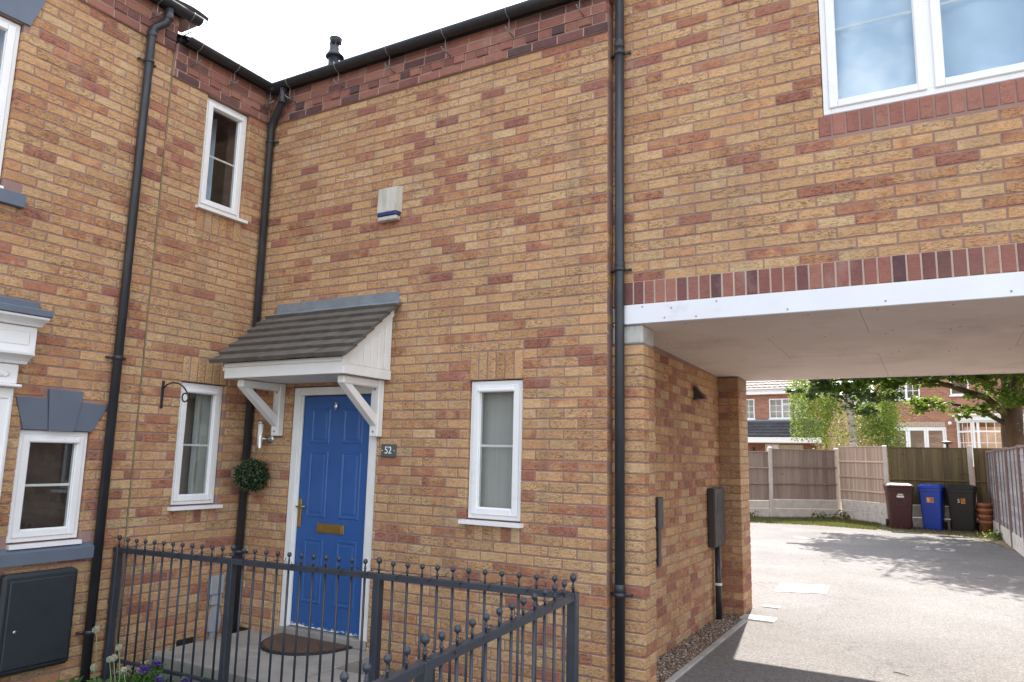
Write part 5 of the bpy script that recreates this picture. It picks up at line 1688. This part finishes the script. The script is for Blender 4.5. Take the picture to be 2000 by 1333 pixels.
pt = thing('plant_pot', 'stack of terracotta plant pots between black bin and side fence', 'plant pot', (2.90, 15.75, ZD))
for i, (z, s_) in enumerate(((0, .8), (.13, .9), (.27, 1.0), (.39, 1.04))):
    MB().lathe([(.105*s_,z),(.165*s_,z+.21),(.185*s_,z+.212),(.188*s_,z+.275),(.172*s_,z+.278),(.16*s_,z+.22)], (2.90,15.75,ZD), 20).build('pot', M_terra, pt)

# ================================================================== FAR HOUSES
th = R(5.7)
FH1 = frame((-5.5,40,0), (math.cos(th),-math.sin(th),0), (0,0,1), (-math.sin(th),-math.cos(th),0))
FH2 = frame((0,32.5,0), (1,0,0), (0,0,1), (0,-1,0))
def far_window(parent, fr, u0, u1, v0, v1, cols, rows_, top=None, fw=.06, glass=None, splits=()):
    """white window with panes and bars; splits are mullion positions"""
    mb = MB().ring(u0, u1, v0, v1, fw, -.06, .03, .004)
    for s_ in splits: mb.bbox(s_-.045, s_+.045, v0+fw, v1-fw, -.06, .029, .004)
    if top: mb.bbox((splits[-1]+.045) if splits else u0+fw, u1-fw, top-.035, top+.035, -.058, .028, .004)
    o = mb.build('window', M_upvc, parent, fr)
    MB().box(u0+fw*.8, u1-fw*.8, v0+fw*.8, v1-fw*.8, -.045, -.035).build('pane', glass or M_glass, o, fr)
    ed = [u0+fw] + [x for s_ in splits for x in (s_-.045, s_+.045)] + [u1-fw]
    bars = MB()
    for i in range(0, len(ed), 2):
        a, b = ed[i], ed[i+1]
        for k in range(1, cols[i//2]): x = a+(b-a)*k/cols[i//2]; bars.box(x-.013, x+.013, v0+fw, v1-fw, -.034, -.02)
        for k in range(1, rows_): z = v0+fw+(v1-v0-2*fw)*k/rows_; bars.box(a, b, z-.013, z+.013, -.0335, -.0205)
    if bars.v: bars.build('glazing_bar', M_upvc, o, fr)
    MB().box(u0-.3, u1+.3, v0-.3, v1+.3, -.9, -.85).build('room', M_room, o, fr)
    MB().box(u0-.05, u1+.05, v0-.06, v0-.005, -.05, .07).build('sill', M_upvc, o, fr)
    return o
def far_wall(name, fr, u0, u1, v0, v1, holes, mat, parent, depth=.3):
    return wall_sheet(name, fr, u0, u1, v0, v1, holes, mat, parent, w=0.0, depth=depth)
h1 = thing('detached_house', 'red brick house with white fascias and dark lean-to roof seen beyond the brown fence', 'house', (-5.5,43,0), 'houses beyond the yard')
W1 = (-2.95,-1.64,3.99,5.17); W2 = (-.78,1.33,4.0,5.15); W3 = (-1.07,-.30,1.4,2.52)
far_wall('wall', FH1, -8.0, 2.35, -.3, 5.45, [W1, W2, W3], M_farbrick, h1)
far_window(h1, FH1, *W1, cols=(2,2), rows_=3, splits=(-2.32,)); far_window(h1, FH1, *W2, cols=(2,4), rows_=3, top=4.83, splits=(-.04,)); far_window(h1, FH1, *W3, cols=(2,), rows_=2)
MB().box(-.26, 1.05, .4, 2.5, .02, .05).build('garage_door', M_cladding, h1, FH1)
for k in range(9): MB().box(-.25+k*.145, -.235+k*.145, .4, 2.5, .05, .065).build('door_groove', M_upvc, h1, FH1)
MB().bbox(-8, 2.5, 5.40, 5.58, .0, .35, .01).build('soffit', M_upvc, h1, FH1)
MB().bbox(-8, 2.5, 5.585, 5.77, .25, .37, .01).build('fascia', M_upvc, h1, FH1)
MB().tube([(-8,5.72,.43),(2.5,5.72,.43)], .06, 10).build('gutter', M_upvc, h1, FH1)
MB().tube([(2.15,5.6,.40),(2.15,5.3,.08),(2.15,2.9,.08)], .045, 8).build('downpipe', M_upvc, h1, FH1)
c30, s30 = math.cos(R(30)), math.sin(R(30))
def roof_l(parent, fr, P, length, slope, ang, mat, **kw):
    mb = MB(); tiled_roof(mb, P, (1,0,0), (0, math.sin(ang), -math.cos(ang)), length, slope, **kw)
    # tiled_roof keeps world-up normals, so flip in local space where z points at the viewer
    return mb.build('roof', mat, parent, fr)
def tiled_local(parent, fr, u0, u1, v0, w0, slope, ang, mat, gauge=.34, tilew=.30, wave=.035):
    P = fr @ Vector((u0, v0, w0)); R3 = fr.to_3x3()
    e = R3 @ Vector((1,0,0)); s_ = R3 @ Vector((0, math.sin(ang), -math.cos(ang)))
    mb = MB(); tiled_roof(mb, P, e, s_, u1-u0, slope, gauge, tilew, .03, wave)
    return mb.build('roof', mat, parent)
tiled_local(h1, FH1, -8.0, 2.55, 5.78, .42, 4.6, R(32), M_farroof)
tiled_local(h1, FH1, -2.25, 2.35, 2.92, 1.55, 1.85, R(32), M_farroof_dark)
MB().bbox(-2.4, 2.35, 2.58, 2.89, 1.40, 1.52, .01).build('fascia', M_upvc, h1, FH1)
MB().box(-2.3, 2.3, 2.57, 2.60, .02, 1.40).build('porch_soffit', M_upvc, h1, FH1)
MB().box(-2.2, 2.3, 3.84, 3.92, .0, .12).build('flashing', M_lead, h1, FH1)
MB().box(-2.30, -2.05, -.3, 2.57, .5, 1.38).build('porch_wall', M_farbrick, h1, FH1); MB().box(2.05, 2.32, -.3, 2.57, .5, 1.38).build('porch_wall', M_farbrick, h1, FH1)
MB().bbox(-1.78, -1.70, 2.14, 2.34, .02, .10, .01).build('lamp', M_iron, h1, FH1)
mb = MB(); mb.prism([(-.30,5.5),(-8,5.5),(-4,8.0)], 0, 2.05, 2.35); mb.build('gable', M_farbrick, h1, FH1)
mb = MB(); mb.box(2.05, 2.35, -.3, 5.5, -8, -.305); mb.build('side_wall', M_farbrick, h1, FH1)
mb = MB(); mb.prism([(5.66,.50),(5.84,.52),(8.42,-3.6),(8.22,-3.6)], 0, 2.56, 2.66); mb.build('barge_board', simple('oak_board', (.55,.33,.16), .7, .08, 4), h1, FH1)

h2 = thing('detached_house', 'red brick house with glazed doors and white bay seen beyond the bins', 'house', (3,35,0), 'houses beyond the yard')
B2 = (.22,2.47,1.0,3.17); U1 = (.48,1.56,4.41,5.5); U2 = (2.72,3.42,4.56,5.6)
far_wall('wall', FH2, -.25, 8.0, -.3, 6.0, [B2, U1, U2, (3.15,5.0,1.0,3.2)], M_farbrick2, h2)
mb = MB().ring(B2[0], B2[1], B2[2], B2[3], .055, -.06, .03, .004)
dr = mb.build('glazed_doors', M_upvc, h2, FH2)
for i in range(3):
    a = B2[0]+.06+i*(B2[1]-B2[0]-.12)/3; b = a+(B2[1]-B2[0]-.12)/3
    MB().ring(a+.004, b-.004, B2[2]+.06, B2[3]-.06, .085, -.05, .035, .005).build('leaf', M_upvc, dr, FH2)
    MB().box(a+.07, b-.07, B2[2]+.12, B2[3]-.12, -.03, -.02).build('pane', M_glass, dr, FH2)
MB().box(B2[0]-.3, B2[1]+.3, B2[2]-.2, B2[3]+.2, -1.6, -1.55).build('room', M_room, dr, FH2)
for i in range(22):
    u = .42+i*.092
    MB().bbox(u+.004, u+.088, 3.19, 3.405, .0, .014, .004).build('brick', M_soldier_pale, h2, FH2)
far_window(h2, FH2, *U1, cols=(2,2), rows_=3, splits=(1.02,)); far_window(h2, FH2, *U2, cols=(1,), rows_=1)
# bay
bay = MB()
BF = 1.1
bp = [(2.90,0),(3.42,BF*.62),(4.80,BF*.62),(5.3,0)]
bay_o = MB().prism([(a, -b+.0) for a, b in []] or [(2.80,-.02),(3.36,BF*.62+.12),(4.86,BF*.62+.12),(5.42,-.02)], 1, 3.42, 3.62).build('bay_window', M_upvc, h2, FH2)
MB().prism([(2.70,-.02),(3.30,BF*.62+.2),(4.92,BF*.62+.2),(5.5,-.02)], 1, 3.625, 3.70).build('bay_roof', M_upvc, bay_o, FH2)
MB().prism([(2.90,.0),(3.42,BF*.62),(4.80,BF*.62),(5.3,.0)], 1, -.3, 1.5).build('bay_base', M_farbrick2, bay_o, FH2)
for i in range(3):
    (a0, b0), (a1, b1) = bp[i], bp[i+1]
    d = Vector((a1-a0, 0, b1-b0)); L_ = d.length; d.normalize()
    nrm = d.cross(Vector((0,1,0)))
    if nrm.z < 0: nrm = -nrm
    loc = frame((a0, 0, b0), d, (0,1,0), nrm)
    fr = FH2 @ loc
    ww = MB().ring(0.0, L_, 1.5, 3.42, .075, -.05, .04, .004)
    ww.bbox(.075, L_-.075, 2.93, 3.01, -.05, .038, .004)
    ns = {0: 1, 1: 2, 2: 1}[i]
    sp_ = [] if ns == 1 else [L_*.14]
    for s_ in sp_: ww.bbox(s_-.05, s_+.05, 1.58, 3.34, -.05, .037, .004)
    w_ = ww.build('bay_frame', M_upvc, bay_o, fr)
    MB().box(.06, L_-.06, 1.55, 3.38, -.02, -.012).build('bay_pane', M_glass, bay_o, fr)
    bars = MB()
    for k in range(1, 4 if i == 1 else 3): x = L_*(.14 if i == 1 else 0)+ (L_*(.86 if i == 1 else 1))*k/(4 if i == 1 else 3); bars.box(x-.013, x+.013, 1.57, 3.36, -.011, .0)
    for z in (2.05, 2.5): bars.box(.07, L_-.07, z-.013, z+.013, -.0115, -.0005)
    bars.build('bay_bar', M_upvc, bay_o, fr)
MB().box(3.1, 5.1, 1.0, 3.4, -1.2, -1.15).build('room', M_room_warm, h2, FH2)
MB().bbox(-.35, 8.0, 5.98, 6.2, .0, .4, .01).build('fascia', M_upvc, h2, FH2)
tiled_local(h2, FH2, -.4, 8.0, 6.2, .45, 4.5, R(33), M_farroof)
mb = MB().box(-.25, .05, -.3, 6.0, -7, -.305); mb.build('side_wall', M_farbrick2, h2, FH2)
mb = MB(); mb.prism([(-.305,6.0),(-7,6.0),(-3.6,8.2)], 0, -.25, .05); mb.build('gable', M_farbrick2, h2, FH2)
MB().lathe([(.02,0),(.07,.02),(.075,.09),(.03,.10)], (0,0,0), 10).build('security_lamp', M_upvc, h2, FH2 @ Matrix.Translation((2.62,3.34,.10)))
h3 = thing('distant_house', 'distant pale-roofed brick house glimpsed between the two nearer houses', 'house', (-4,58,0), 'houses beyond the yard')
FH3 = frame((-4,55,0), (1,0,0), (0,0,1), (0,-1,0))
far_wall('wall', FH3, -6, 2.5, -.3, 5.9, [], M_farbrick, h3)
MB().bbox(-6.2, 2.7, 5.75, 6.05, .0, .35, .01).build('fascia', M_upvc, h3, FH3)
tiled_local(h3, FH3, -6.2, 2.7, 6.05, .4, 1.35, R(32), simple('far_roof_grey', (.26,.25,.245), .8, .1, 2))
bb = thing('bird_table', 'dark round-topped bird table standing beyond the olive fence', 'bird table', (2.3,19.75,0))
MB().lathe([(.03,0),(.03,2.14)], (2.30,19.75,.0), 10).build('pole', M_iron, bb)
MB().lathe([(.03,0),(.12,.03),(.175,.06),(.16,.075),(.05,.10)], (2.30,19.75,2.12), 18).build('dish', M_iron, bb)
MB().lathe([(.25,0),(.25,.05),(.04,.09)], (2.30,19.75,-.3), 14).build('foot', M_iron, bb)

# ================================================================== TREES
def tree_limbs(parent, mat, limbs, name='branch'):
    for pts, r0, r1 in limbs:
        n = len(pts)
        MB().tube(pts, [r0+(r1-r0)*i/(n-1) for i in range(n)], 10).build(name, mat, parent)
def crown(parent, blobs, size, mat, seed, name='crown', flat=.5, droop=.15, clump=34):
    """leaves gathered in small sprays through each blob, so light and gaps pass between them"""
    rg = np.random.default_rng(seed); out = []
    for (c, r_, n) in blobs:
        ns = max(3, n//clump)
        d = rg.normal(size=(ns,3)); d /= np.linalg.norm(d, axis=1)[:,None]
        sp_ = np.array(c) + d*np.array(r_)*rg.uniform(.25, 1.0, size=(ns,1))**.6
        sz = min(r_)*.33
        per = np.repeat(sp_, clump, axis=0)
        off = rg.normal(size=per.shape)*np.array([sz, sz, sz*.40])
        out.append(per+off)
    P = np.concatenate(out)
    V, F, rn = leaf_quads(P, size, rg, flat, .72, droop)
    return scatter_mesh(name, V, F, rn, mat, parent)
maple = thing('maple_tree', 'large spreading broadleaf tree with brown trunk behind the side fence', 'tree', (3.78,18.2,-.1), 'trees beyond the yard')
tp = [(3.86,18.35,-.3),(3.80,18.25,1.2),(3.74,18.15,2.4),(3.80,18.0,3.6),(3.6,17.6,5.2),(3.3,17.0,6.8)]
MB().tube(tp, [.34,.28,.25,.22,.16,.07], 16).build('trunk', M_bark, maple)
limbs = [([(3.74,18.12,2.75),(3.2,17.4,3.25),(2.4,16.5,3.5),(1.5,15.4,3.65),(.7,14.2,3.6),(.0,13.2,3.35)], .10, .02),
         ([(3.72,18.12,2.55),(3.1,17.8,2.95),(2.3,17.4,3.15),(1.5,17.0,3.1)], .07, .015),
         ([(3.78,18.05,3.2),(3.9,16.8,4.2),(3.6,15.2,5.2),(3.0,13.6,5.8)], .11, .02),
         ([(3.75,17.9,4.0),(2.6,16.6,5.2),(1.6,15.4,6.0),(.6,14.2,6.4)], .10, .02),
         ([(3.6,17.6,5.0),(4.6,16.4,6.0),(5.4,15.0,6.6)], .09, .02), ([(3.8,18.2,3.0),(4.6,18.8,4.4),(5.4,19.6,5.4)], .08, .02)]
tree_limbs(maple, M_bark, limbs)
mr = random.Random(8); blobs = []
for i in range(26):
    a = mr.uniform(0, 6.28); q = mr.random()**.5
    blobs.append(((2.6+3.1*q*math.cos(a), 15.5+3.2*q*math.sin(a), 5.4+mr.uniform(-.9,1.9)), (1.0,1.0,.55), 900))
for i in range(20):
    xx = mr.uniform(-.2,4.6); yy_ = mr.uniform(13.4,16.4)
    blobs.append(((xx, yy_, mr.uniform(3.75,4.5)), (.75,.75,.32), 700))
low = [((3.6,15.8,3.7),(.8,.7,.3),900), ((4.2,16.1,3.9),(.8,.7,.35),900), ((3.0,14.6,3.9),(.9,.8,.3),900), ((2.2,14.2,3.95),(.9,.8,.3),900), ((3.9,16.6,3.2),(.5,.5,.3),500), ((1.0,14.3,3.62),(.9,.9,.30),900), ((.25,13.5,3.42),(.65,.6,.28),700), ((1.9,15.2,3.85),(.9,.8,.30),800), ((2.8,15.4,3.95),(.8,.8,.35),700),
       ((1.9,17.0,3.02),(.75,.5,.22),480), ((2.7,17.4,2.92),(.65,.45,.22),420), ((3.35,17.2,3.35),(.6,.6,.35),500), ((3.2,16.6,3.8),(.8,.7,.3),600), ((4.4,17.4,3.6),(.7,.7,.45),600), ((4.35,17.6,2.6),(.35,.4,.5),300), ((2.1,16.2,3.62),(.7,.6,.2),450)]
for i in range(22):
    blobs.append(((mr.uniform(1.6,5.2), mr.uniform(11.8,15.0), mr.uniform(5.2,7.4)), (1.1,1.1,.6), 1000))
limbs_hi = [([(3.0,13.6,5.8),(2.8,12.4,6.4)], .03, .012), ([(.6,14.2,6.4),(.4,12.6,6.6)], .03, .012)]
tree_limbs(maple, M_bark, limbs_hi)
crown(maple, blobs+low, .12, M_leaf, 6)
crown(maple, [((-.15,13.4,3.30),(.55,.5,.22),600), ((.35,13.9,3.05),(.45,.45,.35),520), ((.9,14.6,3.15),(.5,.5,.30),420), ((-.55,13.1,3.12),(.35,.3,.14),220), ((.62,14.2,2.72),(.25,.25,.25),160)], .10, M_leaf_shaded, 9, name='shaded_bough')
birch = thing('birch_tree', 'slender birch with banded white trunk and hanging yellow-green leaves', 'tree', (-.38,22.9,0), 'trees beyond the yard')
MB().tube([(-.34,22.95,-.3),(-.36,22.9,1.9),(-.40,22.8,2.8),(-.55,22.7,4.0),(-.62,22.6,5.5),(-.5,22.5,7.5)], [.19,.16,.13,.11,.08,.03], 14).build('trunk', M_birch, birch)
tree_limbs(birch, M_birch, [([(-.5,22.7,3.6),(-1.0,22.5,3.95),(-1.6,22.3,3.75),(-2.0,22.2,3.3)], .035, .008), ([(-.55,22.7,4.0),(.1,22.6,4.6),(.7,22.6,4.3)], .04, .01), ([(-.6,22.6,4.6),(-1.2,22.4,5.3),(-1.7,22.3,5.1)], .04, .01)])
rg = np.random.default_rng(13); P = []
for i in range(330):
    x = rg.uniform(-2.35, 1.0); y = 22.6+rg.normal()*.6
    top = rg.uniform(3.4, 5.6); ln = rg.uniform(.8, 2.6)
    if -.80 < x < -.05 and y < 23.05: continue
    bot = max(top-ln, 1.75 if x > -1.6 else 2.3)
    n = int((top-bot)*40)
    t = np.linspace(0, 1, max(n, 2))
    sx, sy = rg.normal()*.12, rg.normal()*.12
    P.append(np.stack([x+sx*t+rg.normal()*.10*np.sin(t*4+rg.random()*6)+rg.normal(size=len(t))*.06, y+sy*t+rg.normal(size=len(t))*.06, top+(bot-top)*t], 1))
P = np.concatenate(P)
V, F, rn = leaf_quads(P, .075, rg, .4, .75, .7)
scatter_mesh('crown', V, F, rn, M_leaf_birch, birch)
hd = thing('hedge_shrub', 'dense green shrub growing behind the pale fence panel', 'shrub', (.5,20.5,0), 'trees beyond the yard')
MB().tube([(.5,20.5,-.3),(.5,20.5,1.6)], [.06,.03], 8).build('stem', M_bark, hd)
crown(hd, [((.35,20.8,2.2),(.55,.5,.8),1300), ((.75,21.0,2.6),(.5,.5,.7),1000), ((.2,20.9,3.0),(.5,.4,.6),800), ((-.2,20.6,1.7),(.6,.5,.4),700), ((-1.1,20.6,1.65),(.6,.5,.35),700), ((.6,20.5,1.5),(.6,.5,.5),600)], .07, M_leaf, 15, name='crown')
bg_ = thing('background_tree', 'sunlit green tree at the right edge behind the maple trunk', 'tree', (6.2,24,0), 'trees beyond the yard')
MB().tube([(6.2,24,-.3),(6.2,24,3.5)], [.2,.1], 10).build('trunk', M_bark, bg_)
crown(bg_, [((5.7,23.5,3.2),(1.0,1.0,1.2),1800), ((6.4,24,4.6),(1.3,1.2,1.2),2200), ((5.4,23.4,1.8),(.8,.8,.8),1000)], .10, M_leaf_birch, 16)
for (x, y, n, s_, lab) in ((-2.45,15.6,60,.16,'small green weed at the foot of the fence beside the pier'), (-.75,16.7,40,.16,'low green weed tuft against the gravel board'), (-.30,17.1,60,.12,'small weed at the post beside the pale panel'), (3.02,13.9,50,.12,'weed tuft at the foot of the side fence')):
    t = thing('weed', lab, 'weed', (x, y, ZD), 'weeds along the fences')
    rg = np.random.default_rng(int(abs(x)*100)); P = np.array([x, y, ZD+.08]) + rg.normal(size=(n*3,3))*np.array([.14,.08,.06])
    P[:,2] = np.maximum(P[:,2], ZD+.01)
    V, F, rn = leaf_quads(P, .07, rg, .8); scatter_mesh('leaves', V, F, rn, M_leaf, t)
tw = MB().tube([(1.62,1.55,ZD+.006),(1.66,1.53,ZD+.010),(1.72,1.50,ZD+.006)], [.003,.004,.002], 6).build('twig', M_bark); tag(tw, 'small dry twig lying on the sunlit drive', 'twig')
